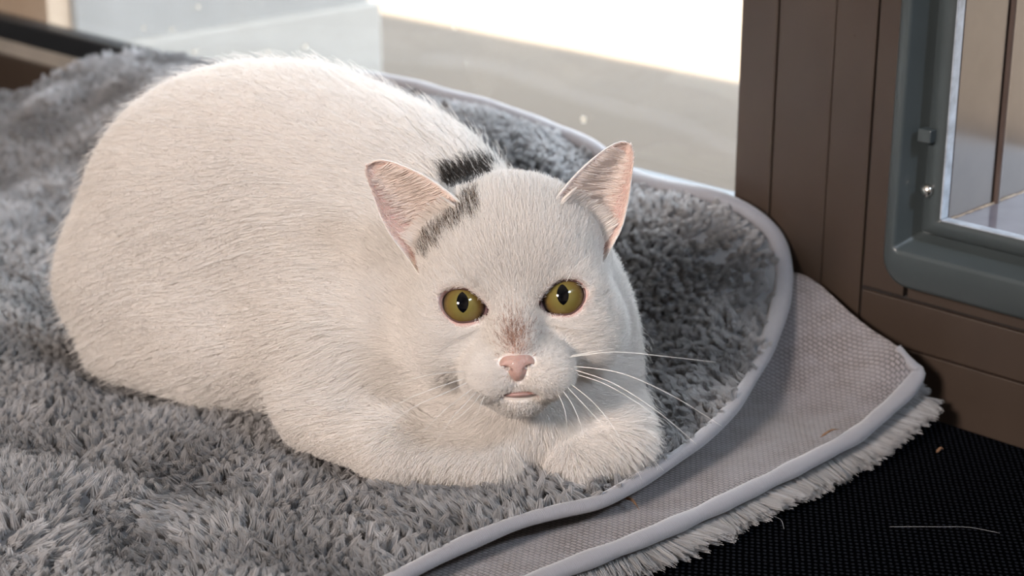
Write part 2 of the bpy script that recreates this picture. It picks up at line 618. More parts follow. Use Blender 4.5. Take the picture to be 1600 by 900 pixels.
def build_flap():
    root = empty('cat_flap', wall_pt(0.14, 0.07, 0))
    tag(root, 'slate grey plastic cat flap frame set in the brown door', 'cat flap')
    S0, S1, Z0, Z1, SCN = 0.0355, 0.2505, 0.0685, 0.3150, 0.143

    def L(i, zb, r, bow=0.0):
        """loop inset by i at the sides, bottom at height zb, bottom bowed down by bow at mid width"""
        lp = rounded_loop(S0 + i, S1 - i, zb, Z1 - i, r)
        out = []
        for s, z in lp:
            k = max(0.0, 1 - (z - zb) / 0.02)
            out.append((s, z - bow * k * (1 - abs(s - SCN) / (SCN - S0 - i))))
        return out
    loft_loops('frame', [
        (L(0.000, Z0, 0.016), 0.0002), (L(0.0002, Z0, 0.016), 0.0070), (L(0.0010, Z0 + 0.001, 0.0155), 0.0095), (L(0.0026, Z0 + 0.003, 0.0145), 0.0108),
        (L(0.0070, 0.0875, 0.0040, 0.013), 0.0118), (L(0.0080, 0.0892, 0.0030, 0.014), 0.0114), (L(0.0086, 0.0900, 0.0025, 0.014), 0.0100),
        (L(0.0118, 0.0945, 0.0020, 0.013), -0.0090), (L(0.0128, 0.0955, 0.0020, 0.013), -0.0100), (L(0.0146, 0.0968, 0.0020, 0.013), -0.0100), (L(0.0160, 0.0985, 0.0018, 0.012), -0.0015), (L(0.0168, 0.0992, 0.0018, 0.011), -0.0002), (L(0.0270, 0.1060, 0.0012, 0.002), 0.0000),
        (L(0.0276, 0.1070, 0.0010), -0.0010), (L(0.0277, 0.1070, 0.0010), -0.0040)], M_PLASTIC, root)
    wall_box('seal_strip', 0.0629, 0.0640, 0.1075, 0.2900, -0.006, 0.0006, M_STRIP_PALE, root, 0.0004)
    wall_box('seal_strip', 0.0640, 0.2220, 0.1066, 0.1075, -0.006, 0.0004, M_STRIP_PALE, root, 0.0003)
    # catch tab: solid little box, a black plate on top painted as a hollow's shade
    t = wall_box('catch_tab', 0.0490, 0.0568, 0.1475, 0.1545, -0.0050, 0.0055, M_PLASTIC, root, 0.0007)
    wall_box('tab_hollow_shade', 0.0502, 0.0556, 0.1540, 0.1547, -0.0040, 0.0045, M_GAP, t)
    # screw; black bars on its head stand for the shade in a cross slot
    c = wall_pt(0.0545, 0.1215, 0.0002)
    V, Fc = [], []
    nseg = 20
    prof = [(0.0036, 0.0), (0.0036, 0.0012), (0.0031, 0.0026), (0.0018, 0.0034), (0.0, 0.0036)]
    for r, w in prof:
        for j in range(nseg):
            a = 2 * math.pi * j / nseg
            V.append(c + E_S * r * math.cos(a) + np.array([0, 0, r * math.sin(a)]) + E_N * w)
    for i in range(len(prof) - 1):
        for j in range(nseg):
            k = (j + 1) % nseg
            Fc.append((i * nseg + j, i * nseg + k, (i + 1) * nseg + k, (i + 1) * nseg + j))
    sc = mesh_obj('screw', V, Fc, M_STEEL, root)
    tag(sc, 'small steel cross head screw')
    for a in (35, 125):
        d = E_S * math.cos(math.radians(a)) + np.array([0, 0, math.sin(math.radians(a))])
        u = np.cross(d, E_N)
        B = []
        for w in (0.0028, 0.0038):
            for p, q in ((-1, -1), (1, -1), (1, 1), (-1, 1)):
                B.append(c + d * p * 0.0024 + u * q * 0.0004 + E_N * w)
        mesh_obj('slot', B, BOXF, M_GAP, sc, smooth=False)
    # tunnel through the door: smoked plastic floor, brown boards at the side, dust in the corner
    wall_box('tunnel_floor', 0.0636, 0.2260, 0.1030, 0.1058, -0.170, -0.004, M_TUNNEL, root)
    wall_box('side_board', 0.0560, 0.0638, 0.1030, 0.320, -0.0500, -0.0062, M_GLOSSBROWN, root, 0.0010)
    wall_box('side_rib', 0.0560, 0.0662, 0.1030, 0.320, -0.0550, -0.0515, M_GLOSSBROWN, root, 0.0012)
    wall_box('side_board', 0.0560, 0.0638, 0.1030, 0.320, -0.1700, -0.0565, M_GLOSSBROWN, root, 0.0010)
    wall_box('side_board', 0.2262, 0.2340, 0.1030, 0.320, -0.1700, -0.0062, M_GLOSSBROWN, root, 0.0010)
    wall_box('tunnel_roof', 0.0640, 0.2260, 0.2880, 0.2920, -0.170, -0.004, M_PLASTIC, root)
    P = np.array([wall_pt(0.0643, 0.1060, -0.006 - 0.0035 * i) for i in range(32)])
    P[:, 2] += rng.uniform(-0.0002, 0.0003, 32)
    tube('dust_line', P, rng.uniform(0.0003, 0.0009, 32), M_DUST, root, 6)
    return root


M_GLOSSBROWN = plain('glossy_brown_board', (0.10, 0.075, 0.067), 0.16, var=0.15, scale=25)
M_STRIP_PALE = plain('worn_plastic_edge', (0.38, 0.42, 0.48), 0.4, var=0.3, scale=120)
M_TUNNEL = plain('smoked_plastic', (0.17, 0.16, 0.19), 0.14, var=0.15)
build_flap()

# ------------------------------------------------------------------ the cat: implicit body surface
HR = math.radians(3.5)
HX = np.array([math.cos(HR), SP * math.sin(HR), CP * math.sin(HR)])
HZ = np.array([-math.sin(HR), SP * math.cos(HR), CP * math.cos(HR)])
HY = np.array([0.0, CP, -SP])
HO = at(802, 470, 0.112)                    # point between the eyes
HM = np.stack([HX, HY, HZ], 0)              # rows: local axes in world


def to_head(P):
    return (P - HO) @ HM.T * 100.0          # cm


def from_head(Q):
    return HO + (np.asarray(Q, float) / 100.0) @ HM


def rot_z(a):
    c, s = math.cos(a), math.sin(a)
    return np.array([[c, -s, 0], [s, c, 0], [0, 0, 1.0]])


def ell(P, c, r, a=0.0, tilt=0.0):
    Q = P - np.asarray(c)
    if a:
        Q = Q @ rot_z(math.radians(a))
    if tilt:                                 # about local y
        t = math.radians(tilt)
        c_, s_ = math.cos(t), math.sin(t)
        Q = np.stack([Q[:, 0] * c_ + Q[:, 2] * s_, Q[:, 1], -Q[:, 0] * s_ + Q[:, 2] * c_], 1)
    r = np.asarray(r, float)
    k0 = np.linalg.norm(Q / r, axis=1)
    k1 = np.linalg.norm(Q / (r * r), axis=1)
    return k0 * (k0 - 1) / (k1 + 1e-9)


def cap(P, a, b, ra, rb):
    a, b = np.asarray(a, float), np.asarray(b, float)
    ab = b - a
    t = np.clip(((P - a) @ ab) / (ab @ ab), 0, 1)
    return np.linalg.norm(P - a - t[:, None] * ab, axis=1) - (ra + (rb - ra) * t)


def smin(a, b, k):
    h = np.maximum(k - np.abs(a - b), 0) / k
    return np.minimum(a, b) - h * h * k * 0.25


def smax(a, b, k):
    return -smin(-a, -b, k)


EYE_L = np.array([-2.22, 0.95, -0.05])
EYE_R = np.array([2.24, 0.95, 0.02])
EYE_RAD = 1.16


def head_sdf(H):
    """cm, head frame: x to the picture's right, y away from the camera, z up"""
    d = ell(H, (0, 4.1, 1.75), (4.15, 4.4, 3.85))                       # skull
    d = smin(d, ell(H, (0, 2.2, 1.6), (3.2, 2.6, 2.6)), 1.5)          # forehead
    for s in (-1, 1):
        d = smin(d, ell(H, (s * 2.80, 2.7, -1.35), (2.0, 2.3, 2.1)), 1.4)   # cheek
        d = smin(d, ell(H, (s * 2.25, 1.15, 0.1), (1.6, 1.35, 1.5)), 0.9)    # orbit
    d = smin(d, cap(H, (0, 1.2, 0.6), (0, -1.12, -2.25), 1.15, 0.74), 0.9)   # nose bridge
    for s in (-1, 1):
        d = smin(d, ell(H, (s * 1.05, -0.55, -3.35), (1.32, 1.35, 1.02)), 0.5)  # whisker pad
    d = smin(d, ell(H, (0, 0.9, -2.9), (2.3, 1.9, 1.6)), 1.0)
    d = smin(d, ell(H, (0.0, 0.1, -4.35), (1.05, 1.25, 0.72)), 0.55)    # chin
    # philtrum and mouth line
    d = smax(d, -cap(H, (0, -2.15, -3.2), (0, -1.9, -4.0), 0.10, 0.16), 0.25)
    d = smax(d, -cap(H, (-0.05, -1.75, -4.0), (-1.15, -0.95, -4.12), 0.10, 0.06), 0.22)
    d = smax(d, -cap(H, (-0.05, -1.75, -4.0), (1.15, -0.95, -4.08), 0.11, 0.08), 0.22)
    return d


def eye_open(H, s):
    """signed distance (cm) to the eye opening in the face plane"""
    e = EYE_L if s < 0 else EYE_R
    x, z = H[:, 0] - e[0], H[:, 2] - e[2]
    a = math.radians(-20 if s < 0 else 20)
    u = x * math.cos(a) + z * math.sin(a)
    v = -x * math.sin(a) + z * math.cos(a)
    ui = np.clip(u * (-s), 0, None) / 1.0           # towards the nose
    k = np.sqrt((u / (0.99 + 0.14 * np.clip(ui, 0, 1))) ** 2 + (v / (np.where(v > 0, 0.70, 0.80) * (1 - 0.22 * np.clip(ui, 0, 1)))) ** 2)
    return (k - 1) * 0.8


def cat_sdf(P):
    # body: chest, ribcage, rump, haunch, all in metres
    d = ell(P, (-0.115, 0.155, 0.100), (0.096, 0.074, 0.0815), -30)
    d = smin(d, ell(P, (-0.170, 0.188, 0.085), (0.056, 0.064, 0.067), -30), 0.05)
    d = smin(d, ell(P, (-0.196, 0.166, 0.059), (0.053, 0.044, 0.040), -35), 0.03)   # near haunch
    d = smin(d, ell(P, (-0.110, 0.230, 0.060), (0.070, 0.050, 0.042), -35), 0.04)   # far haunch
    d = smin(d, ell(P, (-0.132, 0.118, 0.050), (0.060, 0.046, 0.036), -38), 0.03)   # belly
    d = smin(d, ell(P, (-0.052, 0.110, 0.090), (0.062, 0.062, 0.068), -30), 0.04)   # shoulders
    d = smin(d, ell(P, (-0.072, 0.068, 0.060), (0.046, 0.042, 0.042), -25), 0.03)   # near upper arm
    d = smin(d, ell(P, (-0.006, 0.060, 0.066), (0.051, 0.046, 0.044)), 0.035)        # chest
    d = smin(d, ell(P, (0.008, 0.026, 0.044), (0.044, 0.029, 0.024)), 0.02)         # lower chest
    d = smin(d, ell(P, (0.017, 0.060, 0.062), (0.039, 0.046, 0.046)), 0.03)         # far shoulder
    d = smin(d, ell(P, (-0.010, 0.062, 0.105), (0.046, 0.040, 0.034)), 0.035)       # neck
    d = smin(d, cap(P, (-0.094, 0.040, 0.036), (-0.056, 0.008, 0.0325), 0.0165, 0.0135), 0.022)   # near forearm
    d = smin(d, cap(P, (-0.056, 0.008, 0.0325), (-0.008, -0.002, 0.0305), 0.0135, 0.0115), 0.010)
    arm = cap(P, (0.048, 0.036, 0.040), (0.048, 0.006, 0.0360), 0.0135, 0.0138)     # far forearm with folded wrist
    arm = smin(arm, cap(P, (0.048, 0.006, 0.0360), (0.0300, -0.0045, 0.0315), 0.0138, 0.0115), 0.006)
    d = smin(d, arm, 0.009)
    d = smin(d, cap(P, (-0.155, 0.105, 0.034), (-0.210, 0.138, 0.032), 0.012, 0.012), 0.02)   # hind foot under the haunch
    # tail wrapped along the far side
    d = smin(d, cap(P, (-0.205, 0.235, 0.045), (-0.150, 0.290, 0.044), 0.016, 0.014), 0.02)
    d = smin(d, cap(P, (-0.150, 0.290, 0.044), (-0.060, 0.275, 0.050), 0.014, 0.011), 0.015)
    # head, evaluated only near the head
    H = to_head(P)
    near = np.linalg.norm(H - np.array([0, 2.5, 0]), axis=1) < 13
    if near.any():
        Hn = H[near]
        h = head_sdf(Hn) / 100.0
        dn = smin(d[near], h, 0.011)
        for s in (-1, 1):
            o = np.maximum(eye_open(Hn, s) - 0.10, Hn[:, 1] - 1.2) / 100.0
            dn = smax(dn, -o, 0.0012)
        d[near] = dn
    return d


def grad(f, P, e=4e-4):
    g = np.zeros_like(P)
    for k in range(3):
        q = np.zeros(3)
        q[k] = e
        g[:, k] = f(P + q) - f(P - q)
    return norm(g)


def surface_nets(f, lo, hi, h, coarse=4):
    lo, hi = np.asarray(lo, float), np.asarray(hi, float)
    nb = np.ceil((hi - lo) / (h * coarse)).astype(int)
    n = nb * coarse
    cg = np.stack(np.meshgrid(*[lo[k] + (np.arange(nb[k]) + 0.5) * h * coarse for k in range(3)], indexing='ij'), -1)
    cv = f(cg.reshape(-1, 3)).reshape(nb)
    act = np.abs(cv) < h * coarse * 1.9
    F = np.repeat(np.repeat(np.repeat(np.sign(cv) * 1.0, coarse, 0), coarse, 1), coarse, 2)
    A = np.repeat(np.repeat(np.repeat(act, coarse, 0), coarse, 1), coarse, 2)
    idx = np.argwhere(A)
    F[A] = f(lo + idx * h)
    # cells
    S = F < 0
    nx, ny, nz = n
    cnt = np.zeros((nx - 1, ny - 1, nz - 1), dtype=np.int8)
    for a in (0, 1):
        for b in (0, 1):
            for c in (0, 1):
                cnt += S[a:nx - 1 + a, b:ny - 1 + b, c:nz - 1 + c]
    cells = np.argwhere((cnt > 0) & (cnt < 8))
    vid = -np.ones(cnt.shape, dtype=np.int64)
    vid[tuple(cells.T)] = np.arange(len(cells))
    acc = np.zeros((len(cells), 3))
    num = np.zeros(len(cells))
    corners = [(a, b, c) for a in (0, 1) for b in (0, 1) for c in (0, 1)]
    for i, p in enumerate(corners):
        for q in corners[i + 1:]:
            if sum(abs(x - y) for x, y in zip(p, q)) != 1:
                continue
            fp = F[tuple((cells + p).T)]
            fq = F[tuple((cells + q).T)]
            m = (fp < 0) != (fq < 0)
            t = np.where(m, fp / np.where(m, fp - fq, 1), 0)[:, None]
            pos = np.asarray(p) + t * (np.asarray(q) - np.asarray(p))
            acc += np.where(m[:, None], pos, 0)
            num += m
    V = lo + (cells + acc / num[:, None]) * h
    quads = []
    for ax in range(3):
        o1, o2 = [(1, 2), (2, 0), (0, 1)][ax]
        sl0 = [slice(None)] * 3
        sl1 = [slice(None)] * 3
        sl0[ax], sl1[ax] = slice(0, -1), slice(1, None)
        E = np.argwhere(S[tuple(sl0)] != S[tuple(sl1)])
        E = E[(E[:, o1] > 0) & (E[:, o2] > 0) & (E[:, o1] < n[o1] - 1) & (E[:, o2] < n[o2] - 1)]
        u = np.zeros(3, int); u[o1] = 1
        v = np.zeros(3, int); v[o2] = 1
        q = np.stack([vid[tuple((E - u - v).T)], vid[tuple((E - v).T)], vid[tuple(E.T)], vid[tuple((E - u).T)]], 1)
        flip = ~S[tuple(E.T)]
        q[flip] = q[flip][:, ::-1]
        quads.append(q[(q >= 0).all(1)])
    return V, np.concatenate(quads)


# outline of each ear in the head frame (x, z) in cm: inner edge from base to tip, outer edge from base to tip
EAR = {
    -1: dict(inner=[(-0.95, 2.9), (-1.75, 4.1), (-2.5, 4.95), (-3.6, 5.85), (-4.7, 6.45), (-5.4, 6.72), (-5.85, 6.74), (-6.14, 6.62)],
             outer=[(-3.9, 0.9), (-4.75, 2.3), (-5.3, 3.1), (-5.75, 4.0), (-6.05, 5.0), (-6.28, 5.9), (-6.34, 6.22), (-6.28, 6.50)]),
    1: dict(inner=[(1.2, 3.1), (2.0, 4.2), (2.75, 5.1), (3.55, 5.85), (4.35, 6.45), (4.95, 6.80), (5.40, 6.92), (5.66, 6.82)],
            outer=[(3.9, 1.0), (4.75, 2.3), (5.15, 3.0), (5.45, 3.9), (5.65, 4.8), (5.82, 5.8), (5.86, 6.30), (5.78, 6.68)]),
}


def poly2(P, t):
    P = np.asarray(P, float)
    Q = catmull(np.c_[P, np.zeros(len(P))], 200)
    i = np.clip(t * 199, 0, 199)
    return np.stack([np.interp(i, np.arange(200), Q[:, k]) for k in range(2)], -1)


def ear_surface(side, u, v, back=0.0):
    """u 0 inner edge .. 1 outer edge, v 0 base .. 1 tip -> head frame cm"""
    A, B = poly2(EAR[side]['inner'], v), poly2(EAR[side]['outer'], v)
    uu = u[..., None]
    xz = A * (1 - uu) + B * uu
    yin = 0.95 + 0.85 * v
    yout = 2.3 - 0.4 * v
    y = yin * (1 - u) + yout * u
    cup = (1 - v) ** 0.7 * 1.5 + 0.12
    prof = np.sin(np.clip(u, 0, 1) * math.pi) ** 0.8
    y = y + cup * prof
    # furl along the inner rim
    y = y - 0.22 * np.exp(-(u / 0.07) ** 2) * (1 - v)
    th = 0.13 * (1 - 0.25 * v) * np.clip(np.minimum(u, 1 - u) / 0.05, 0.25, 1)
    return np.stack([xz[..., 0], y + back * th, xz[..., 1]], -1)


def ear_mesh(side, nu=30, nv=34):
    u, v = np.meshgrid(np.linspace(0, 1, nu), np.linspace(0, 1, nv), indexing='ij')
    f = ear_surface(side, u, v, -0.5).reshape(-1, 3)
    b = ear_surface(side, u, v, 0.9).reshape(-1, 3)
    V = np.vstack([f, b])
    o = nu * nv
    Fc = []
    for i in range(nu - 1):
        for j in range(nv - 1):
            a = i * nv + j
            q = (a, a + nv, a + nv + 1, a + 1)
            q = q if side < 0 else q[::-1]
            Fc.append(q[::-1])
            Fc.append(tuple(k + o for k in q))
    rim = [i * nv for i in range(nu)] + [(nu - 1) * nv + j for j in range(1, nv)] + [i * nv + nv - 1 for i in range(nu - 2, -1, -1)] + [j for j in range(nv - 2, 0, -1)]
    for a, b_ in zip(rim, rim[1:] + rim[:1]):
        q = (a, b_, b_ + o, a + o)
        Fc.append(q if side < 0 else q[::-1])
    return from_head(V), Fc, o


def smoothstep(a, b, x):
    t = np.clip((x - a) / (b - a), 0, 1)
    return t * t * (3 - 2 * t)


def in_poly(x, z, poly):
    inside = np.zeros(len(x), dtype=bool)
    n = len(poly)
    for i in range(n):
        x0, z0 = poly[i]
        x1, z1 = poly[(i + 1) % n]
        c = ((z0 > z) != (z1 > z)) & (x < (x1 - x0) * (z - z0) / (z1 - z0 + 1e-12) + x0)
        inside ^= c
    return inside


SPOT_BACK = [(-3.0, 6.0), (-1.6, 6.35), (-0.2, 6.5), (-0.05, 6.1), (-0.9, 5.2), (-2.7, 5.2)]
SPOT_TOP = [(-2.9, 5.9), (-0.3, 6.3), (-0.2, 5.9), (-0.9, 5.1), (-1.5, 4.65), (-2.2, 4.6), (-2.8, 5.2)]
SPOT_BROW = [(-1.7, 4.25), (-1.2, 4.45), (-1.22, 3.5), (-1.75, 3.0), (-2.4, 2.7), (-2.95, 2.2), (-3.6, 1.9), (-4.0, 2.2), (-3.75, 2.7), (-3.05, 3.2), (-2.3, 3.6)]
N_C = Noise(2.2, 10, 3)
N_C2 = Noise(6.0, 10, 4)


def coat_masks(H):
    """dark patch weight, brown tint weight, nose-bridge weight, eye-rim weight (head frame cm)"""
    w = N_C.vec(H) * 0.10 + N_C2.vec(H) * 0.05
    x, y, z = H[:, 0] + w[:, 0], H[:, 1], H[:, 2] + w[:, 2]
    back = (in_poly(x, z, SPOT_BACK) & (y > 5.0) & (y < 9.5)) | (in_poly(x, z, SPOT_TOP) & (y > 1.0) & (y <= 6.0))
    brow = in_poly(x, z, SPOT_BROW) & (y < 6)
    nose = np.exp(-((H[:, 0] - 0.0) / 0.55) ** 2 - ((H[:, 2] + 1.65) / 0.80) ** 2) * (H[:, 1] < 1.2)
    er = np.minimum(np.abs(eye_open(H, -1)), np.abs(eye_open(H, 1)))
    rim = (1 - smoothstep(0.03, 0.22, er)) * (H[:, 1] < 2.2)
    return back.astype(float), brow.astype(float), nose, rim


CAT_LOC = (-0.08, 0.10, 0.02)
cat = tag(empty('cat', CAT_LOC), 'white cat with dark head patches lying on the grey blanket', 'cat')


def build_cat():
    lo, hi = (-0.285, -0.05, 0.0), (0.085, 0.325, 0.205)
    V, Q = surface_nets(cat_sdf, lo, hi, 0.0018)
    for _ in range(2):
        d = cat_sdf(V.copy())
        V = V - grad(cat_sdf, V) * np.clip(d, -0.001, 0.001)[:, None]
    nB = len(V)
    Fc = [tuple(q) for q in Q]
    allV = [V]
    base = nB
    earidx = {}
    for s in (-1, 1):
        EV, EF, half = ear_mesh(s)
        Fc += [tuple(int(i) + base for i in f) for f in EF]
        earidx[s] = (base, half)
        allV.append(EV)
        base += len(EV)
    AV = np.vstack(allV)
    # skin colour
    H = to_head(AV)
    back, brow, nose, rim = coat_masks(H)
    white = np.array([0.80, 0.755, 0.71])
    pink = np.array([0.70, 0.42, 0.37])
    colr = np.tile(white, (len(AV), 1))
    hd = np.exp(-np.maximum(np.linalg.norm(H - np.array([0, 0, -1]), axis=1) - 4, 0))[:, None]
    nearhead = (np.linalg.norm(H, axis=1) < 9)[:, None]
    colr = np.where(nearhead, colr * (1 - 0.12 * hd) + pink * 0.12 * hd, colr)
    rw = (rim * 0.8)[:, None]
    colr = colr * (1 - rw) + np.array([0.52, 0.30, 0.27]) * rw
    nw = np.clip(nose * 1.2, 0, 1)[:, None] * 0.8
    colr = colr * (1 - nw) + np.array([0.50, 0.31, 0.25]) * nw
    # mouth line
    ml = np.minimum(cap(H, (0, -2.0, -4.0), (-1.0, -1.1, -4.12), 0.05, 0.02), cap(H, (0, -2.0, -4.0), (1.0, -1.1, -4.08), 0.05, 0.03))
    mw = (1 - smoothstep(0.0, 0.25, ml))[:, None] * 0.75
    colr = colr * (1 - mw) + np.array([0.40, 0.20, 0.17]) * mw
    dk = np.maximum(back, brow * 0.55)[:, None]
    colr = colr * (1 - dk) + np.array([0.05, 0.04, 0.035]) * dk
    for s in (-1, 1):
        b, half = earidx[s]
        colr[b:b + half] = np.array([0.56, 0.37, 0.33])
        colr[b + half:b + 2 * half] = np.array([0.80, 0.72, 0.68])
        uu = np.repeat(np.linspace(0, 1, 30), 34)
        vv = np.tile(np.linspace(0, 1, 34), 30)
        rimw = np.clip(1 - np.minimum(np.minimum(uu, 1 - uu) / 0.07, (1 - vv) / 0.06), 0, 1)[:, None]
        colr[b:b + half] = colr[b:b + half] * (1 - rimw) + np.array([0.80, 0.73, 0.69]) * rimw
    body = mesh_obj('body', AV, Fc, vcol_mat('cat_skin', 'skin_color', 0.55, 0.25), cat)
    ca = body.data.attributes.new('skin_color', 'FLOAT_COLOR', 'POINT')
    c4 = np.ones((len(AV), 4), dtype=np.float32)
    c4[:, :3] = colr
    ca.data.foreach_set('color', c4.ravel())
    return V, Q


CAT_V, CAT_Q = build_cat()

# ------------------------------------------------------------------ eyes, eyelids, nose, lip, whiskers
def eye_mat(flip):
    m, nt, b = new_mat('cat_eye')
    tc = node(nt, 'ShaderNodeTexCoord')
    sx = node(nt, 'ShaderNodeSeparateXYZ')
    nt.links.new(tc.outputs['Object'], sx.inputs[0])

    def math_(op, a, b_=None):
        n = node(nt, 'ShaderNodeMath', operation=op)
        for i, v in enumerate((a, b_)):
            if v is None:
                continue
            if isinstance(v, (int, float)):
                n.inputs[i].default_value = v
            else:
                nt.links.new(v, n.inputs[i])
        return n.outputs[0]
    x, z = sx.outputs[0], sx.outputs[2]
    r = math_('MULTIPLY', math_('SQRT', math_('ADD', math_('MULTIPLY', x, x), math_('MULTIPLY', z, z))), 1 / 0.0092)
    zz = math_('DIVIDE', math_('SUBTRACT', z, 0.0012), 0.0047)
    xa = math_('DIVIDE', math_('ABSOLUTE', math_('SUBTRACT', x, -0.0003)), 0.0027)
    p = math_('ADD', math_('ADD', math_('MULTIPLY', xa, 0.5), math_('MULTIPLY', math_('MULTIPLY', xa, xa), 0.5)), math_('MULTIPLY', zz, zz))
    nz = node(nt, 'ShaderNodeTexNoise', i_Scale=900.0, i_Detail=4.0)
    nt.links.new(tc.outputs['Object'], nz.inputs['Vector'])
    ang = math_('ARCTAN2', z, x)
    cv = node(nt, 'ShaderNodeCombineXYZ')
    nt.links.new(math_('MULTIPLY', ang, 9.0), cv.inputs[0])
    nt.links.new(math_('MULTIPLY', r, 2.0), cv.inputs[1])
    nf = node(nt, 'ShaderNodeTexNoise', i_Scale=2.2, i_Detail=5.0)
    nt.links.new(cv.outputs[0], nf.inputs['Vector'])
    rr = math_('ADD', r, math_('MULTIPLY', math_('SUBTRACT', nf.outputs['Fac'], 0.5), 0.22))
    ir = ramp(nt, [(0.2, (0.185, 0.155, 0.048)), (0.55, (0.165, 0.130, 0.036)), (0.8, (0.15, 0.098, 0.028)), (0.92, (0.08, 0.05, 0.018))])
    nt.links.new(rr, ir.inputs['Fac'])
    lr = ramp(nt, [(0.90, (0, 0, 0)), (0.975, (1, 1, 1))])
    half = math_('MULTIPLY', r, 0.98)
    nt.links.new(half, lr.inputs['Fac'])
    m1 = node(nt, 'ShaderNodeMixRGB')
    nt.links.new(lr.outputs['Color'], m1.inputs['Fac'])
    nt.links.new(ir.outputs['Color'], m1.inputs['Color1'])
    m1.inputs['Color2'].default_value = (0.006, 0.005, 0.004, 1)
    sr = ramp(nt, [(0.52, (0, 0, 0)), (0.545, (1, 1, 1))])
    nt.links.new(math_('MULTIPLY', r, 0.5), sr.inputs['Fac'])
    m2 = node(nt, 'ShaderNodeMixRGB')
    nt.links.new(sr.outputs['Color'], m2.inputs['Fac'])
    nt.links.new(m1.outputs['Color'], m2.inputs['Color1'])
    m2.inputs['Color2'].default_value = (0.42, 0.38, 0.43, 1)
    pr = ramp(nt, [(0.48, (1, 1, 1)), (0.51, (0, 0, 0))])
    nt.links.new(math_('MULTIPLY', p, 0.5), pr.inputs['Fac'])
    m3 = node(nt, 'ShaderNodeMixRGB')
    nt.links.new(pr.outputs['Color'], m3.inputs['Fac'])
    nt.links.new(m2.outputs['Color'], m3.inputs['Color1'])
    m3.inputs['Color2'].default_value = (0.002, 0.002, 0.003, 1)
    nt.links.new(m3.outputs['Color'], b.inputs['Base Color'])
    b.inputs['Roughness'].default_value = 0.5
    b.inputs['Specular IOR Level'].default_value = 0.0
    b.inputs['Coat Weight'].default_value = 0.85
    b.inputs['Coat Roughness'].default_value = 0.015
    return m


def build_eyes():
    rotm = Matrix([list(map(float, HM[:, i])) for i in range(3)]).to_4x4()    # columns = local axes
    for s, e in ((-1, EYE_L), (1, EYE_R)):
        nu, nv = 64, 48
        V, Fc = [], []
        R = EYE_RAD / 100
        for i in range(nv + 1):
            th = math.pi * i / nv
            for j in range(nu):
                ph = 2 * math.pi * j / nu
                y = -math.cos(th)
                bulge = 1.0 + 0.05 * max(0.0, -y) ** 6        # cornea
                V.append((R * math.sin(th) * math.cos(ph), R * y * bulge, R * math.sin(th) * math.sin(ph)))
        for i in range(nv):
            for j in range(nu):
                k = (j + 1) % nu
                Fc.append((i * nu + j, i * nu + k, (i + 1) * nu + k, (i + 1) * nu + j))
        o = mesh_obj('eye', V, Fc, eye_mat(s), cat)
        o.location = Vector(from_head(e))
        o.rotation_euler = rotm.to_euler()
        tag(o, 'olive yellow eye with an upright black pupil')
        # lid margin: follows the edge of the opening over the eyeball
        H = np.zeros((400, 3))
        th = np.linspace(0, 2 * math.pi, 120, endpoint=False)
        lo_, hi_ = np.zeros(120), np.full(120, 1.6)
        for _ in range(30):
            mid = (lo_ + hi_) / 2
            Q = np.stack([e[0] + mid * np.cos(th), np.zeros(120), e[2] + mid * np.sin(th)], 1)
            ins = eye_open(Q, s) < 0
            lo_, hi_ = np.where(ins, mid, lo_), np.where(ins, hi_, mid)
        rr = np.minimum(lo_, 1.12)
        y = e[1] - np.sqrt(np.maximum(EYE_RAD ** 2 - rr ** 2, 0.05)) - 0.05
        Q = np.stack([e[0] + rr * np.cos(th), y, e[2] + rr * np.sin(th)], 1)
        ring(Q, 0.05 / 100, 'eyelid_margin', M_LID)
        # eyelid skin from the margin out to the face
        bands = []
        face_y = np.empty(120)
        wide = rr + 0.34
        O = np.stack([e[0] + wide * np.cos(th), np.full(120, -2.0), e[2] + wide * np.sin(th)], 1)
        for _ in range(60):
            O[:, 1] += np.clip(cat_sdf(from_head(O)) * 100, -0.05, 0.2) * 0.8
        O[:, 1] += 0.03
        Iy = Q.copy()
        for t in (0.0, 0.18, 0.4, 0.65, 0.85, 1.0):
            B = Iy * (1 - t) + O * t
            B[:, 1] -= 0.10 * math.sin(math.pi * t) * (1 - t)
            bands.append(B)
        V = from_head(np.concatenate(bands))
        Fc = [(i * 120 + j, i * 120 + (j + 1) % 120, (i + 1) * 120 + (j + 1) % 120, (i + 1) * 120 + j) for i in range(5) for j in range(120)]
        lid = mesh_obj('eyelid', V, Fc, M_LIDSKIN, cat)
        ca = lid.data.attributes.new('skin_color', 'FLOAT_COLOR', 'POINT')
        c4 = np.ones((720, 4), dtype=np.float32)
        for i, cc in enumerate(((0.30, 0.16, 0.14), (0.48, 0.28, 0.25), (0.60, 0.42, 0.38), (0.70, 0.58, 0.53), (0.78, 0.70, 0.66), (0.80, 0.75, 0.71))):
            c4[i * 120:(i + 1) * 120, :3] = cc
        ca.data.foreach_set('color', c4.ravel())


def ring(Q, r, name, mat):
    P = from_head(Q)
    n = len(P)
    T = norm(np.roll(P, -1, 0) - np.roll(P, 1, 0))
    A = np.tile(HY, (n, 1))
    B = norm(np.cross(T, A))
    A = np.cross(B, T)
    k = 8
    a = np.linspace(0, 2 * math.pi, k, endpoint=False)
    V = (P[:, None] + r * (np.cos(a)[None, :, None] * A[:, None] + np.sin(a)[None, :, None] * B[:, None])).reshape(-1, 3)
    Fc = [(i * k + j, i * k + (j + 1) % k, ((i + 1) % n) * k + (j + 1) % k, ((i + 1) % n) * k + j) for i in range(n) for j in range(k)]
    return mesh_obj(name, V, Fc, mat, cat)


M_LIDSKIN = vcol_mat('eyelid_skin', 'skin_color', 0.5, 0.0)
M_LID = plain('eyelid_margin', (0.085, 0.042, 0.036), 0.35)


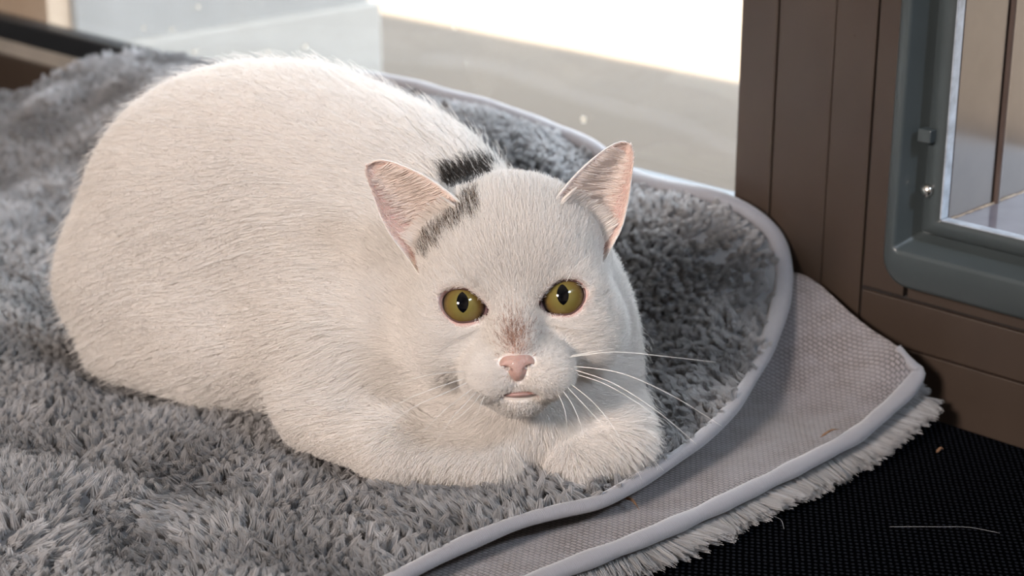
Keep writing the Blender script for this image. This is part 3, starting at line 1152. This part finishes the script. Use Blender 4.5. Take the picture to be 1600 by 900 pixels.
def nose_sdf(H):
    d = ell(H, (0, -1.32, -2.66), (0.80, 0.66, 0.44))
    d = smin(d, ell(H, (0, -1.50, -3.12), (0.34, 0.52, 0.40)), 0.40)
    d = smin(d, ell(H, (0, -0.98, -2.30), (0.70, 0.72, 0.50)), 0.3)
    for s in (-1, 1):
        d = smin(d, ell(H, (s * 0.58, -1.30, -2.78), (0.28, 0.48, 0.22)), 0.15)
        d = smax(d, -cap(H, (s * 0.31, -2.08, -2.98), (s * 0.54, -1.85, -2.86), 0.10, 0.07), 0.05)
        d = smax(d, -cap(H, (s * 0.42, -2.0, -2.94), (s * 0.40, -1.1, -2.86), 0.10, 0.10), 0.04)
        d = smax(d, -cap(H, (s * 0.56, -1.85, -2.87), (s * 0.92, -1.20, -2.70), 0.055, 0.05), 0.05)
    d = smax(d, -cap(H, (0, -2.08, -2.9), (0, -2.06, -3.6), 0.02, 0.05), 0.06)
    return d


NOSTRIL = ((0.31, -2.05, -2.98), (0.54, -1.85, -2.86))


def lip_sdf(H):
    return ell(H, (0.08, -0.96, -4.10), (0.80, 0.62, 0.175))


def skin_pink(name, a, b_, rough):
    m = plain(name, a, rough, var=0.10, scale=180, bump=0.35, bscale=1500, coat=0.15)
    p = m.node_tree.nodes['Principled BSDF']
    p.inputs['Subsurface Weight'].default_value = 0.3
    p.inputs['Subsurface Radius'].default_value = (0.003, 0.001, 0.0008)
    p.inputs['Subsurface Scale'].default_value = 1.0
    return m


def head_part(name, f, lo, hi, h, mat, label):
    V, Q = surface_nets(f, lo, hi, h)
    o = mesh_obj(name, from_head(V), [tuple(q) for q in Q], mat, cat)
    return tag(o, label)


build_eyes()
def build_nose():
    V, Q = surface_nets(nose_sdf, (-1.1, -2.5, -3.8), (1.1, -0.2, -1.7), 0.028)
    m = skin_pink('nose_leather', (0.46, 0.295, 0.255), None, 0.42)
    nt = m.node_tree
    at_ = node(nt, 'ShaderNodeAttribute', attribute_name='skin_color')
    b_ = nt.nodes['Principled BSDF']
    mul = node(nt, 'ShaderNodeMixRGB', blend_type='MULTIPLY')
    mul.inputs['Fac'].default_value = 1.0
    src = b_.inputs['Base Color'].links[0].from_socket
    nt.links.new(src, mul.inputs['Color1'])
    nt.links.new(at_.outputs['Color'], mul.inputs['Color2'])
    nt.links.new(mul.outputs['Color'], b_.inputs['Base Color'])
    o = mesh_obj('nose', from_head(V), [tuple(q) for q in Q], m, cat)
    d = np.full(len(V), 9.0)
    for s_ in (-1, 1):
        k = np.array([s_, 1, 1])
        d = np.minimum(d, cap(V, np.array(NOSTRIL[0]) * k, np.array(NOSTRIL[1]) * k, 0.09, 0.06))
        d = np.minimum(d, cap(V, (s_ * 0.54, -1.85, -2.86), (s_ * 0.9, -1.2, -2.70), 0.045, 0.03))
    w = (1 - smoothstep(0.0, 0.07, d))[:, None] * 0.88  # shade inside the nostrils is put into the colour
    c4 = np.ones((len(V), 4), dtype=np.float32)
    c4[:, :3] = (1 - w) + np.array([0.10, 0.05, 0.05]) * w
    o.data.attributes.new('skin_color', 'FLOAT_COLOR', 'POINT').data.foreach_set('color', c4.ravel())
    return tag(o, 'pink nose')


build_nose()
head_part('lip', lip_sdf, (-1.0, -1.9, -4.5), (1.1, 0.1, -3.7), 0.03, skin_pink('lip_skin', (0.36, 0.225, 0.20), None, 0.3), 'pink lower lip')


def cam_pt(px, py, t):
    return CAM + ray(px, py) * t


WHISK = [
    [(890, 558, .787), (960, 550, .782), (1040, 557, .785), (1118, 566, .79)],
    [(893, 556, .788), (925, 550, .785), (960, 544, .785)],
    [(895, 572, .787), (970, 583, .775), (1050, 618, .772), (1128, 666, .775)],
    [(892, 576, .786), (960, 600, .772), (1030, 645, .765), (1088, 694, .764)],
    [(884, 594, .786), (925, 627, .772), (955, 663, .764), (978, 702, .760)],
    [(880, 598, .786), (912, 632, .770), (942, 665, .762), (968, 700, .758)],
    [(874, 604, .785), (893, 630, .775), (906, 660, .768), (912, 684, .765)],
    [(866, 606, .785), (878, 628, .778), (884, 648, .774), (886, 668, .771)],
    [(898, 584, .787), (945, 600, .779), (1000, 632, .776), (1040, 664, .777)],
    [(738, 588, .787), (690, 603, .779), (640, 622, .777), (590, 650, .778)],
    [(742, 592, .787), (700, 612, .777), (640, 640, .772), (575, 690, .772)],
    [(748, 600, .786), (715, 625, .776), (690, 645, .771), (660, 676, .769)],
    [(752, 604, .786), (730, 628, .776), (705, 655, .771), (682, 690, .769)],
    [(757, 607, .786), (742, 628, .777), (725, 645, .774), (705, 662, .773)],
    [(735, 580, .788), (700, 582, .781), (660, 588, .780), (620, 600, .782)],
    [(760, 612, .786), (752, 630, .778), (747, 645, .776), (738, 660, .776)],
]
M_WHISK = plain('whisker_white', (0.92, 0.90, 0.86), 0.3, var=0.02)
for w in WHISK:
    if w[0][0] < 800:
        w = [(x, y, t - (0.0, 0.010, 0.016, 0.020)[k]) for k, (x, y, t) in enumerate(w)]
    P = catmull([cam_pt(*q) for q in w], 28)
    tube('whisker', P, np.linspace(0.00021, 0.00006, 28), M_WHISK, cat, 5)
for w in ([(728, 447, .787), (715, 425, .780), (690, 405, .778)], [(735, 447, .787), (728, 422, .780), (712, 398, .778)],
          [(885, 440, .787), (900, 415, .780), (925, 395, .778)]):
    P = catmull([cam_pt(*q) for q in w], 20)
    tube('whisker', P, np.linspace(0.00016, 0.00005, 20), M_WHISK, cat, 5)

# ------------------------------------------------------------------ fur
def sample_mesh(V, Q, n, wfun):
    T = np.vstack([Q[:, [0, 1, 2]], Q[:, [0, 2, 3]]])
    a, b, c = V[T[:, 0]], V[T[:, 1]], V[T[:, 2]]
    area = np.linalg.norm(np.cross(b - a, c - a), axis=1) / 2
    w = area * wfun((a + b + c) / 3)
    i = rng.choice(len(T), n, p=w / w.sum())
    r1, r2 = np.sqrt(rng.random(n))[:, None], rng.random(n)[:, None]
    return (1 - r1) * a[i] + r1 * (1 - r2) * b[i] + r1 * r2 * c[i]


def clump(pts, root, cell, k, seed=0):
    g = np.random.default_rng(seed)
    key = np.floor(root / cell + g.random(3)).astype(np.int64)
    key = key[:, 0] * 73856093 ^ key[:, 1] * 19349663 ^ key[:, 2] * 83492791
    _, inv = np.unique(key, return_inverse=True)
    cnt = np.bincount(inv)
    tip = pts[:, -1]
    mean = np.stack([np.bincount(inv, tip[:, j]) / cnt for j in range(3)], 1)[inv]
    t = np.linspace(0, 1, pts.shape[1])[None, :, None] ** 1.6
    return pts + (mean - tip)[:, None, :] * t * k


def strands(root, n, flow, L, lift, K=5, curl=0.55):
    f = flow - (flow * n).sum(1)[:, None] * n
    f = norm(f)
    t = np.linspace(0, 1, K)[None, :, None]
    cl, sl = np.cos(lift)[:, None, None], np.sin(lift)[:, None, None]
    Lx = L[:, None, None]
    return root[:, None] + Lx * (f[:, None] * t * (cl + (1 - cl) * curl * t) + n[:, None] * sl * (t - curl * 0.8 * t * t))


N_F1, N_F2 = Noise(55, 10, 11), Noise(260, 10, 12)
NOSE_TIP = np.array([0, -2.0, -2.9])
AX = norm(np.array([[-0.82, 0.50, -0.10]]))[0]


def cat_flow(P, n, H):
    side = 1 - np.clip(n[:, 2], 0, 1)
    body = AX[None] + np.array([[0, 0, -0.55]]) * side[:, None]
    chest = np.stack([P[:, 0] * 9.0 - 0.1, np.full(len(P), 0.0), np.full(len(P), -1.0)], 1)
    wch = (1 - smoothstep(0.05, 0.10, np.linalg.norm(P - np.array([0.005, 0.005, 0.06]), axis=1)))[:, None]
    paw = np.array([[0.25, -0.6, -0.4]])
    f = body * (1 - wch) + chest * wch
    # head: hair leaves the nose in all directions
    hf = norm(H - NOSE_TIP)
    hf = hf @ HM
    wh = (1 - smoothstep(6.0, 9.0, np.linalg.norm(H - np.array([0, 2.2, 0]), axis=1)))[:, None]
    for e, s_ in ((EYE_L, -1), (EYE_R, 1)):
        we = np.exp(-np.abs(eye_open(H, s_)) / 0.28) * (H[:, 1] < 2.0)
        away = H - e
        away[:, 1] = 0.4
        hf = hf + (norm(away) @ HM) * (we * 2.2)[:, None]
    f = norm(f) * (1 - wh) + norm(hf) * wh
    f = f + 0.08 * N_F1.vec(P) + 0.04 * N_F2.vec(P)
    return f, wh[:, 0], wch[:, 0]


M_FUR = hair_mat('cat_fur', 0.55, 0.30, 0.25)


def fur_colours(H, n_, base, jit):
    back, brow, nose, rim = coat_masks(H)
    colr = base[None] * (1 - jit * rng.random((n_, 1)))
    u = rng.random(n_)
    dk = u < back * 0.93
    dark = np.array([0.030, 0.024, 0.020]) * rng.uniform(0.5, 2.4, (n_, 1))
    colr = np.where(dk[:, None], dark, colr)
    db = u < brow * 0.55
    bcol = np.where(rng.random((n_, 1)) < 0.45, np.array([[0.19, 0.125, 0.08]]), dark)
    colr = np.where(db[:, None], bcol, colr)
    dn = u < nose * 0.75
    colr = np.where(dn[:, None], np.array([[0.50, 0.33, 0.26]]) * rng.uniform(0.55, 1.25, (n_, 1)), colr)
    rw = (rim * 0.35)[:, None]
    colr = colr * (1 - rw) + np.array([[0.60, 0.42, 0.37]]) * rw
    return colr


FUR_WHITE = np.array([0.94, 0.90, 0.86])


def build_cat_fur():
    camdir = CAM - np.array([-0.05, 0.1, 0.1])
    camdir /= np.linalg.norm(camdir)

    def w(C):
        n = grad(cat_sdf, C)
        v = (n @ camdir)
        H = to_head(C)
        hw = 1 - smoothstep(5.5, 8.0, np.linalg.norm(H - np.array([0, 1.2, -0.3]), axis=1))
        wt = np.where(v > -0.25, 1.0, 0.22) * (1 + 4.0 * hw)
        wt *= np.where(C[:, 2] < 0.022, 0.05, 1.0)
        return wt
    n_ = 430000
    P = sample_mesh(CAT_V, CAT_Q, n_, w)
    H = to_head(P)
    eo = np.minimum(eye_open(H, -1), eye_open(H, 1))
    keep = ~((eo < 0.12) & (H[:, 1] < 2.0))
    keep &= nose_sdf(H) > 0.015
    keep &= lip_sdf(H) > 0.08
    bridge = np.exp(-(H[:, 0] / 0.62) ** 2 - ((H[:, 2] + 1.9) / 0.75) ** 2) * (H[:, 1] < 1.2)
    keep &= rng.random(len(P)) > bridge * 0.6
    P, H = P[keep], H[keep]
    n = grad(cat_sdf, P)
    f, wh, wch = cat_flow(P, n, H)
    dn = np.linalg.norm(H - NOSE_TIP, axis=1)
    Lh = np.clip(0.24 + 0.13 * (dn - 0.7), 0.22, 1.2)
    eo = np.minimum(np.abs(eye_open(H, -1)), np.abs(eye_open(H, 1)))
    Lh = np.where(H[:, 1] < 2.3, Lh * (0.45 + 0.55 * smoothstep(0.1, 0.7, eo)), Lh)
    Lb = 1.25 + 0.30 * wch
    low = 1 - smoothstep(0.028, 0.055, P[:, 2])
    front = 1 - smoothstep(0.02, 0.06, P[:, 1])
    Lb = Lb * (1 - 0.60 * low * front)
    Lh = Lh * (0.5 + 0.5 * smoothstep(0.05, 0.6, lip_sdf(H)))
    L = (Lh * wh + Lb * (1 - wh)) / 100 * rng.uniform(0.65, 1.2, len(P))
    lift = np.radians(np.where(wh > 0.5, 29, 25) + rng.normal(0, 6, len(P)))
    stray = (rng.random(len(P)) < 0.025) & (wh < 0.5)
    L = np.where(stray, L * 1.5, L)
    lift = np.where(stray, lift + 0.35, lift)
    pts = strands(P, n, f, L, lift)
    pts = clump(pts, P, 0.0026, 0.12, 5)
    pts[:, 1:] += rng.normal(0, 0.00025, pts[:, 1:].shape) * np.linspace(0.5, 1.6, 4)[None, :, None]
    colr = fur_colours(H, len(P), FUR_WHITE, 0.15)
    rad = np.where(wh > 0.5, 0.00010, 0.00012)
    o = hair_obj('fur', pts, rad, rad * 0.35, colr, M_FUR, cat)
    tag(o, kind='stuff')

    # ears: long pale hair inside, short coat outside
    allp, allc = [], []
    for s in (-1, 1):
        # inside, rooted mostly along the inner rim and sweeping across
        m = 5200
        u = np.clip(np.abs(rng.normal(0.0, 0.26, m)) + 0.03, 0.02, 0.72)
        v = np.clip(rng.random(m) ** 1.1 * 0.86, 0.0, 0.9)
        e = 0.01
        p = ear_surface(s, u, v, -0.5)
        du = norm(ear_surface(s, u + e, v, -0.5) - p)
        dv = norm(ear_surface(s, u, v + e, -0.5) - p)
        nn = norm(np.cross(du, dv))
        nn = np.where((nn[:, 1:2] > 0), -nn, nn)
        fl = du * 1.0 + dv * (0.25 + 0.5 * v)[:, None] * rng.normal(1, 0.25, (m, 1))
        L = (0.55 + 1.1 * (1 - v)) * rng.uniform(0.6, 1.1, m) * (1 - 0.4 * u)
        q = strands(p, nn, fl, L, np.radians(rng.normal(30, 8, m)), 5, 0.5)
        q = clump(q, p, 0.35, 0.45, 3)
        allp.append(q)
        allc.append(np.array([0.86, 0.76, 0.70]) * rng.uniform(0.9, 1.05, (m, 1)))
        # tuft growing up from the brow side into the opening
        m = 3400
        u = rng.uniform(0.05, 0.78, m)
        v = rng.uniform(0.08, 0.30, m) * (1 - 0.4 * np.abs(u - 0.4))
        p = ear_surface(s, u, v, -0.5)
        p[:, 1] -= 0.25
        du = norm(ear_surface(s, u + e, v, -0.5) - ear_surface(s, u, v, -0.5))
        dv = norm(ear_surface(s, u, v + e, -0.5) - ear_surface(s, u, v, -0.5))
        nn = np.tile(np.array([0, -1.0, 0]), (m, 1))
        q = strands(p, nn, du * 0.5 + dv * 1.0, rng.uniform(0.7, 1.5, m), np.radians(rng.normal(25, 8, m)), 5, 0.5)
        q = clump(q, p, 0.3, 0.4, 4)
        allp.append(q)
        allc.append(np.array([0.88, 0.82, 0.77]) * rng.uniform(0.9, 1.05, (m, 1)))
        # down over the inner face, thin
        m = 5000
        u, v = rng.uniform(0.01, 0.99, m), rng.uniform(0, 1, m)
        p = ear_surface(s, u, v, -0.5)
        du = norm(ear_surface(s, np.clip(u + e, 0, 1.2), v, -0.5) - p + 1e-9)
        dv = norm(ear_surface(s, u, np.clip(v + e, 0, 1), -0.5) - ear_surface(s, u, np.clip(v - e, 0, 1), -0.5) + 1e-9)
        nn = norm(np.cross(du, dv))
        nn = np.where((nn[:, 1:2] > 0), -nn, nn)
        q = strands(p, nn, du * 0.6 + dv, rng.uniform(0.10, 0.22, m), np.radians(rng.normal(20, 6, m)), 5, 0.5)
        allp.append(q)
        allc.append(np.array([0.86, 0.72, 0.66]) * rng.uniform(0.9, 1.05, (m, 1)))
        # coat over the back and the rim
        m = 15000
        u, v = rng.uniform(0, 1, m), rng.uniform(0, 1, m)
        edge = rng.random(m) < 0.6
        u = np.where(edge, np.where(rng.random(m) < 0.6, rng.uniform(0, 0.02, m), rng.uniform(0.985, 1, m)), u)
        p = ear_surface(s, u, v, np.where(edge, rng.uniform(-0.5, 0.9, m), 0.9))
        dv = norm(ear_surface(s, u, np.clip(v + e, 0, 1), 0.9) - ear_surface(s, u, np.clip(v - e, 0, 1), 0.9) + 1e-9)
        nn = np.tile(np.array([0, 1.0, 0]), (m, 1)) + np.where(edge, np.where(u < 0.5, -0.8 * s, 0.8 * s), 0)[:, None] * np.array([[1.0, 0, 0]])
        nn = norm(nn)
        q = strands(p, nn, dv, np.where(edge, 0.20, 0.36) * (1 - 0.6 * v) * rng.uniform(0.7, 1.2, m), np.radians(rng.normal(20, 6, m)), 5, 0.5)
        allp.append(q)
        allc.append(FUR_WHITE * rng.uniform(0.9, 1.0, (m, 1)))
    q = np.concatenate(allp)
    c = np.concatenate(allc)
    q = from_head(q.reshape(-1, 3)).reshape(q.shape)
    o = hair_obj('ear_fur', q, 0.00019, 0.00006, c, M_FUR, cat)
    tag(o, kind='stuff')


build_cat_fur()

# ------------------------------------------------------------------ blanket
UP_EDGE = [(430, 1000, .023), (520, 952, .023), (620, 900, .024), (730, 845, .025), (840, 803, .026), (925, 785, .026), (1000, 747, .027), (1065, 705, .029), (1120, 660, .031),
           (1160, 610, .034), (1190, 560, .039), (1213, 500, .047), (1224, 445, .057), (1218, 390, .071), (1190, 350, .084), (1150, 324, .093),
           (1090, 306, .097), (1020, 290, .097), (940, 242, .105), (860, 205, .110), (775, 172, .114), (690, 150, .117)]
UP_EDGE = [at(*q) for q in UP_EDGE]
UP_EDGE += [np.array(p) for p in ((-0.13, 0.46, 0.112),)] + [at(330, 100, .104), at(200, 90, .0915), at(100, 114, .077), at(0, 146, .062)]
UP_EDGE += [np.array(p) for p in ((-0.52, 0.72, 0.05), (-0.64, 0.60, 0.04), (-0.64, 0.20, 0.03), (-0.52, -0.10, 0.024), (-0.34, -0.22, 0.02), (-0.20, -0.22, 0.021))]
UP_IN = [at(*q) for q in ((1100, 450, .062), (1080, 600, .032), (1100, 350, .089), (1050, 400, .076), (1170, 450, .058), (1150, 540, .045), (1170, 380, .077), (1050, 500, .050),
                          (800, 245, .110), (900, 252, .103), (960, 290, .094), (800, 190, .113), (740, 205, .114), (50, 270, .032), (50, 380, .028), (30, 200, .047), (140, 185, .060),
                          (80, 168, .067), (200, 132, .086), (300, 140, .098),
                          (40, 500, .024), (100, 640, .021), (300, 720, .022), (500, 800, .022), (700, 800, .023), (60, 800, .028), (160, 860, .020), (20, 860, .022))]
UP_IN += [np.array(p) for p in ((-0.1, 0.38, .108), (-0.1, 0.34, .097), (-0.03, 0.18, .03), (-0.2, 0.5, .098))]
UP_IN += [np.array(p) for p in ((-0.30, 0.25, .025), (-0.40, 0.35, .03), (-0.2, 0.0, .02), (0, 0.02, .020), (0, 0.1, .018), (-0.1, 0.1, .018),
                                (-0.2, 0.2, .018), (0.05, 0.05, .021), (-0.1, 0.27, .034), (-0.2, 0.37, .034), (0.06, 0.10, .030), (-0.35, -0.1, .02), (-0.45, 0.1, .022))]


class TPS:
    def __init__(self, P, lam=1e-5):
        P = np.asarray(P)
        self.c = P[:, :2]
        n = len(P)
        K = self.U(self.c) + lam * np.eye(n)
        A = np.zeros((n + 3, n + 3))
        A[:n, :n] = K
        A[:n, n] = 1
        A[:n, n + 1:] = self.c
        A[n:, :n] = A[:n, n:].T
        self.w = np.linalg.solve(A, np.concatenate([P[:, 2], np.zeros(3)]))

    def U(self, X):
        r2 = ((X[:, None] - self.c[None]) ** 2).sum(-1) + 1e-12
        return r2 * np.log(r2) * 0.5

    def __call__(self, X):
        n = len(self.c)
        return self.U(X) @ self.w[:n] + self.w[n] + X @ self.w[n + 1:]


N_B1, N_B2 = Noise(26, 8, 21), Noise(70, 8, 22)


def rings(edge, centre, tps, nr, bump):
    n = len(edge)
    s = np.linspace(0.0, 1.0, nr) ** 0.8
    XY = centre[None, None, :] + s[:, None, None] * (edge[None, :, :2] - centre[None, None, :])
    flat = XY.reshape(-1, 2)
    z = tps(flat)
    q = np.c_[flat, np.zeros(len(flat))]
    fade = np.repeat(1 - smoothstep(0.8, 1.0, s), n)
    z = z + (N_B1.s(q) * 0.0022 + N_B2.s(q) * 0.0009) * bump * fade
    V = np.c_[flat, z]
    Q = []
    for i in range(nr - 1):
        a = i * n + np.arange(n)
        b = i * n + (np.arange(n) + 1) % n
        Q.append(np.stack([a, b, b + n, a + n], 1))
    return V, np.concatenate(Q)


def slab(name, V, Q, th, n, mat, parent):
    """give the sheet thickness downwards"""
    off = len(V)
    V2 = np.vstack([V, V - np.array([0, 0, th])])
    Fc = [tuple(q) for q in Q] + [tuple(q[::-1] + off) for q in Q]
    last = off - n
    for j in range(n):
        k = (j + 1) % n
        Fc.append((last + j, last + off + j, last + off + k, last + k))
    return mesh_obj(name, V2, Fc, mat, parent)


def vnormals(V, Q):
    fn = np.cross(V[Q[:, 2]] - V[Q[:, 0]], V[Q[:, 3]] - V[Q[:, 1]])
    N = np.zeros_like(V)
    for k in range(4):
        np.add.at(N, Q[:, k], fn)
    N = norm(N)
    N[N[:, 2] < 0] *= -1
    return N


M_PILE_BASE = plain('pile_base_grey', (0.16, 0.157, 0.16), 0.9)
M_PILE = hair_mat('plush_pile', 0.7, 0.55, 0.15)
M_KNIT = knit_mat()
M_PIPE = piping_mat()
PILE_GREY = np.array([0.54, 0.532, 0.535])


def pile_strands(root, n, lean, per, L, spread, seed, cat_clip=True):
    """tufts: each root carries `per` strands that meet towards the tip"""
    g = np.random.default_rng(seed)
    m = len(root)
    Lc = L * g.uniform(0.75, 1.2, m)
    d = norm(n + lean)
    tip = root + d * Lc[:, None]
    a = np.cross(d, np.array([[0.3, 0.9, 0.1]]))
    a = norm(a)
    b = np.cross(d, a)
    th = g.uniform(0, 2 * math.pi, (m, per))
    rr = spread * np.sqrt(g.random((m, per)))
    o0 = rr[..., None] * (np.cos(th)[..., None] * a[:, None] + np.sin(th)[..., None] * b[:, None])
    t = np.array([0, 0.35, 0.7, 1.0])
    ls = g.uniform(0.75, 1.08, (m, per, 1))
    pts = []
    bend = np.cross(d, n) * 0
    for k in t:
        c = root[:, None] + d[:, None] * (Lc[:, None, None] * ls * k) + lean[:, None] * (Lc[:, None, None] * 0.45 * k * k)
        w = 1.0 - 0.58 * k ** 1.4
        pts.append(c + o0 * w)
    return np.stack(pts, 2).reshape(m * per, 4, 3)


def build_blanket():
    root = tag(empty('plush_blanket', (-0.15, 0.15, 0.005)), 'grey plush blanket with bound edge folded under the white cat', 'blanket')
    edge = catmull(UP_EDGE, 420, True)
    tps = TPS(UP_EDGE + UP_IN)
    cen = np.array([-0.13, 0.12])
    V, Q = rings(edge, cen, tps, 110, 1.0)
    ne = len(edge)
    slab('pile_layer', V, Q, 0.0035, ne, M_PILE_BASE, root)
    # binding round the bound edge that shows: front, corner and back
    E = np.c_[edge[:, :2], tps(edge[:, :2])]
    i0 = int(np.argmin(np.linalg.norm(E - at(430, 1000, .023), axis=1)))
    i1 = int(np.argmin(np.linalg.norm(E - np.array([-0.13, 0.46, 0.112]), axis=1)))
    idx = np.arange(i0, i1 if i1 > i0 else i1 + ne) % ne
    B = catmull(E[idx][::3], 260)
    B = B + np.array([0, 0, -0.001])
    bw = smoothstep(0.22, 0.30, B[:, 0] + B[:, 1])
    wob = 1 + 0.05 * np.sin(np.arange(260) * 0.23) + 0.04 * np.sin(np.arange(260) * 0.41)
    tube('binding', B + np.array([0, 0, 1.0]) * bw[:, None] * 0.002, (0.0038 + 0.0016 * bw) * wob, M_PIPE, root, 14, 0.85)

    # pile tufts
    N = vnormals(V, Q)

    def pick(n_):
        T = np.vstack([Q[:, [0, 1, 2]], Q[:, [0, 2, 3]]])
        a, b, c = V[T[:, 0]], V[T[:, 1]], V[T[:, 2]]
        ar = np.linalg.norm(np.cross(b - a, c - a), axis=1) / 2
        cx = (a + b + c) / 3
        px, py = project(cx)
        vis = (px > -120) & (px < 1720) & (py > -60) & (py < 1010)
        w = ar * np.where(vis, 1.0, 0.18)
        i = rng.choice(len(T), n_, p=w / w.sum())
        r1, r2 = np.sqrt(rng.random(n_))[:, None], rng.random(n_)[:, None]
        wts = (1 - r1, r1 * (1 - r2), r1 * r2)
        P = sum(wk * V[T[i, k]] for k, wk in enumerate(wts))
        nn = norm(sum(wk * N[T[i, k]] for k, wk in enumerate(wts)))
        return P, nn
    P, nn = pick(34000)
    d = cat_sdf(P + nn * 0.004)
    k = d > 0.001
    P, nn, d = P[k], nn[k], d[k]
    # nap leans in slow swirls
    lean = N_L1.vec(P) * 0.22 + N_L2.vec(P) * 0.10 + rng.normal(0, 0.30, P.shape)
    lean[:, 2] *= 0.3
    # tufts next to the cat are pushed outward
    near = np.exp(-np.maximum(d, 0) / 0.010)[:, None]
    lean = lean + grad(cat_sdf, P + nn * 0.004) * near * 0.35
    # tufts at the binding lean over it less
    ed = np.min(np.linalg.norm(P[:, None, :2] - E[None, idx[::4], :2], axis=2), axis=1)
    bw = smoothstep(0.22, 0.30, P[:, 0] + P[:, 1]) * (P[:, 0] > -0.12)
    L = (0.0036 + 0.0036 * smoothstep(0.004, 0.020, ed - 0.006 * bw)) * (0.9 + 0.22 * np.clip(N_L3.s(P), -1.2, 1.2))
    k = ed > 0.0042 + 0.0055 * bw
    P, nn, lean, L = P[k], nn[k], lean[k], L[k]
    per = 22
    pts = pile_strands(P, nn, lean, per, L, 0.0024, 31)
    tone = (PILE_GREY[None] * (0.86 + 0.14 * np.clip(N_L3.s(P), -1.5, 1.5))[:, None] * rng.uniform(0.85, 1.12, (len(P), 1)))
    colr = np.repeat(tone, per, 0) * rng.uniform(0.9, 1.08, (len(P) * per, 1))
    inside = cat_sdf(pts[:, -1]) < -0.001
    o = hair_obj('plush_pile', pts[~inside], 0.00018, 0.00009, colr[~inside], M_PILE, root)
    tag(o, kind='stuff')

    # lower fold: knitted side up, pile below
    LOW = [at(*q) for q in ((600, 1010, .012), (700, 965, .012), (850, 900, .013), (1000, 842, .014), (1150, 775, .014), (1300, 700, .016), (1380, 643, .020), (1425, 598, .027), (1436, 572, .033),
                            (1415, 553, .039), (1330, 490, .048), (1235, 425, .060))]
    LOW += [np.array(p) for p in ((0.115, 0.195, .040), (0.075, 0.150, .018), (0.03, 0.06, .010), (-0.05, -0.02, .009), (-0.13, -0.09, .009), (-0.13, -0.14, .010))]
    LIN = [at(*q) for q in ((1250, 640, .016), (1330, 570, .030), (1250, 500, .044), (1180, 640, .018), (1050, 770, .0135), (900, 850, .0135))]
    le = catmull(LOW, 300, True)
    ltps = TPS(LOW + LIN)
    LV, LQ = rings(le, np.array([0.085, 0.03]), ltps, 40, 0.45)
    slab('knit_layer', LV, LQ, 0.003, len(le), M_KNIT, root)
    LE = np.c_[le[:, :2], ltps(le[:, :2])]
    j1 = int(np.argmin(np.linalg.norm(LE - at(1415, 553, .039), axis=1)))
    F = catmull(LE[:j1 + 3:3], 240)
    fw = 1 + 0.05 * np.sin(np.arange(240) * 0.21) + 0.04 * np.sin(np.arange(240) * 0.38)
    fw = fw * np.clip((240 - np.arange(240)) / 14, 0.35, 1) ** 0.7
    tube('binding', F + np.array([0, 0, -0.0005]), 0.0046 * fw, M_PIPE, root, 14, 0.8)
    # pile of the underside showing as a fringe below the lower binding
    m = 2600
    s = rng.random(m) * (len(F) - 1.001)
    i = s.astype(int)
    P = F[i] + (F[i + 1] - F[i]) * (s - i)[:, None]
    T = norm(F[np.minimum(i + 1, len(F) - 1)] - F[i])
    out = norm(np.cross(T, np.array([[0, 0, 1.0]])))
    P = P - out * rng.uniform(-0.001, 0.006, (m, 1))
    hgt = P[:, 2].copy()
    P[:, 2] = np.minimum(P[:, 2] - 0.005, 0.0035 + 0.55 * np.maximum(hgt - 0.014, 0) + rng.uniform(0, 0.004, m))
    P[:, 2] = np.maximum(P[:, 2], 0.0025)
    dirn = norm(out + 0.25 * N_L2.vec(P) * np.array([[1, 1, 0.15]]) + np.array([[0.15, -0.1, 0.0]]))
    pts = pile_strands(P, dirn, dirn * 0.1, 14, np.full(m, 0.0125), 0.0022, 33)
    pts[..., 2] = np.maximum(pts[..., 2], 0.0007)
    colr = np.repeat(PILE_GREY[None] * rng.uniform(0.8, 1.1, (m, 1)), 14, 0) * rng.uniform(0.9, 1.08, (m * 14, 1))
    o = hair_obj('underside_pile', pts, 0.00028, 0.00012, colr, M_PILE, root)
    tag(o, kind='stuff')


N_L1, N_L2, N_L3 = Noise(45, 10, 41), Noise(150, 10, 42), Noise(120, 10, 43)
build_blanket()

# ------------------------------------------------------------------ bits of litter
M_LEAF = plain('dry_leaf_brown', (0.20, 0.105, 0.055), 0.8, var=0.3, scale=400)
M_HAIRW = plain('shed_hair_white', (0.40, 0.40, 0.42), 0.5, var=0.03)


def scrap(name, P, r, mat, label, cat_, group=None):
    return tag(tube(name, catmull(P, 16), r, mat, None, 6), label, cat_, group)


def leaf(px0, px1, z, w, label):
    """curled sliver of dry leaf between two picture points, lying at height z"""
    a, b = at(*px0, z), at(*px1, z + 0.0012)
    m = (a + b) / 2 + np.array([0.0006, 0.0006, 0.0014])
    r = w * np.array([0.25, 0.5, 0.8, 1.0, 1.0, 0.8, 0.9, 1.0, 0.7, 0.9, 0.7, 0.5, 0.35, 0.25, 0.2, 0.15])
    return scrap('leaf_scrap', [a, m, b], r, M_LEAF, label, 'leaf scrap')


leaf((974, 777), (999, 797), 0.0178, 0.0008, 'small curled brown leaf scrap below the white paw')
leaf((1282, 683), (1312, 671), 0.0235, 0.0006, 'thin brown leaf sliver near the right corner of the blanket')
leaf((1463, 707), (1474, 702), 0.0010, 0.0008, 'brown crumb on the black mat by the door')
scrap('shed_hair', [at(1170, 797, 0.004), at(1205, 806, 0.003), at(1220, 812, 0.002), at(1225, 826, 0.001)], 0.00008, M_HAIRW, 'white hair beside the blanket fringe on the black mat', 'hair')
scrap('shed_hair', [at(1390, 823, 0.001), at(1470, 823, 0.0015), at(1515, 824, 0.001), at(1562, 833, 0.001)], 0.00006, M_HAIRW, 'long white hair alone on the black mat', 'hair')
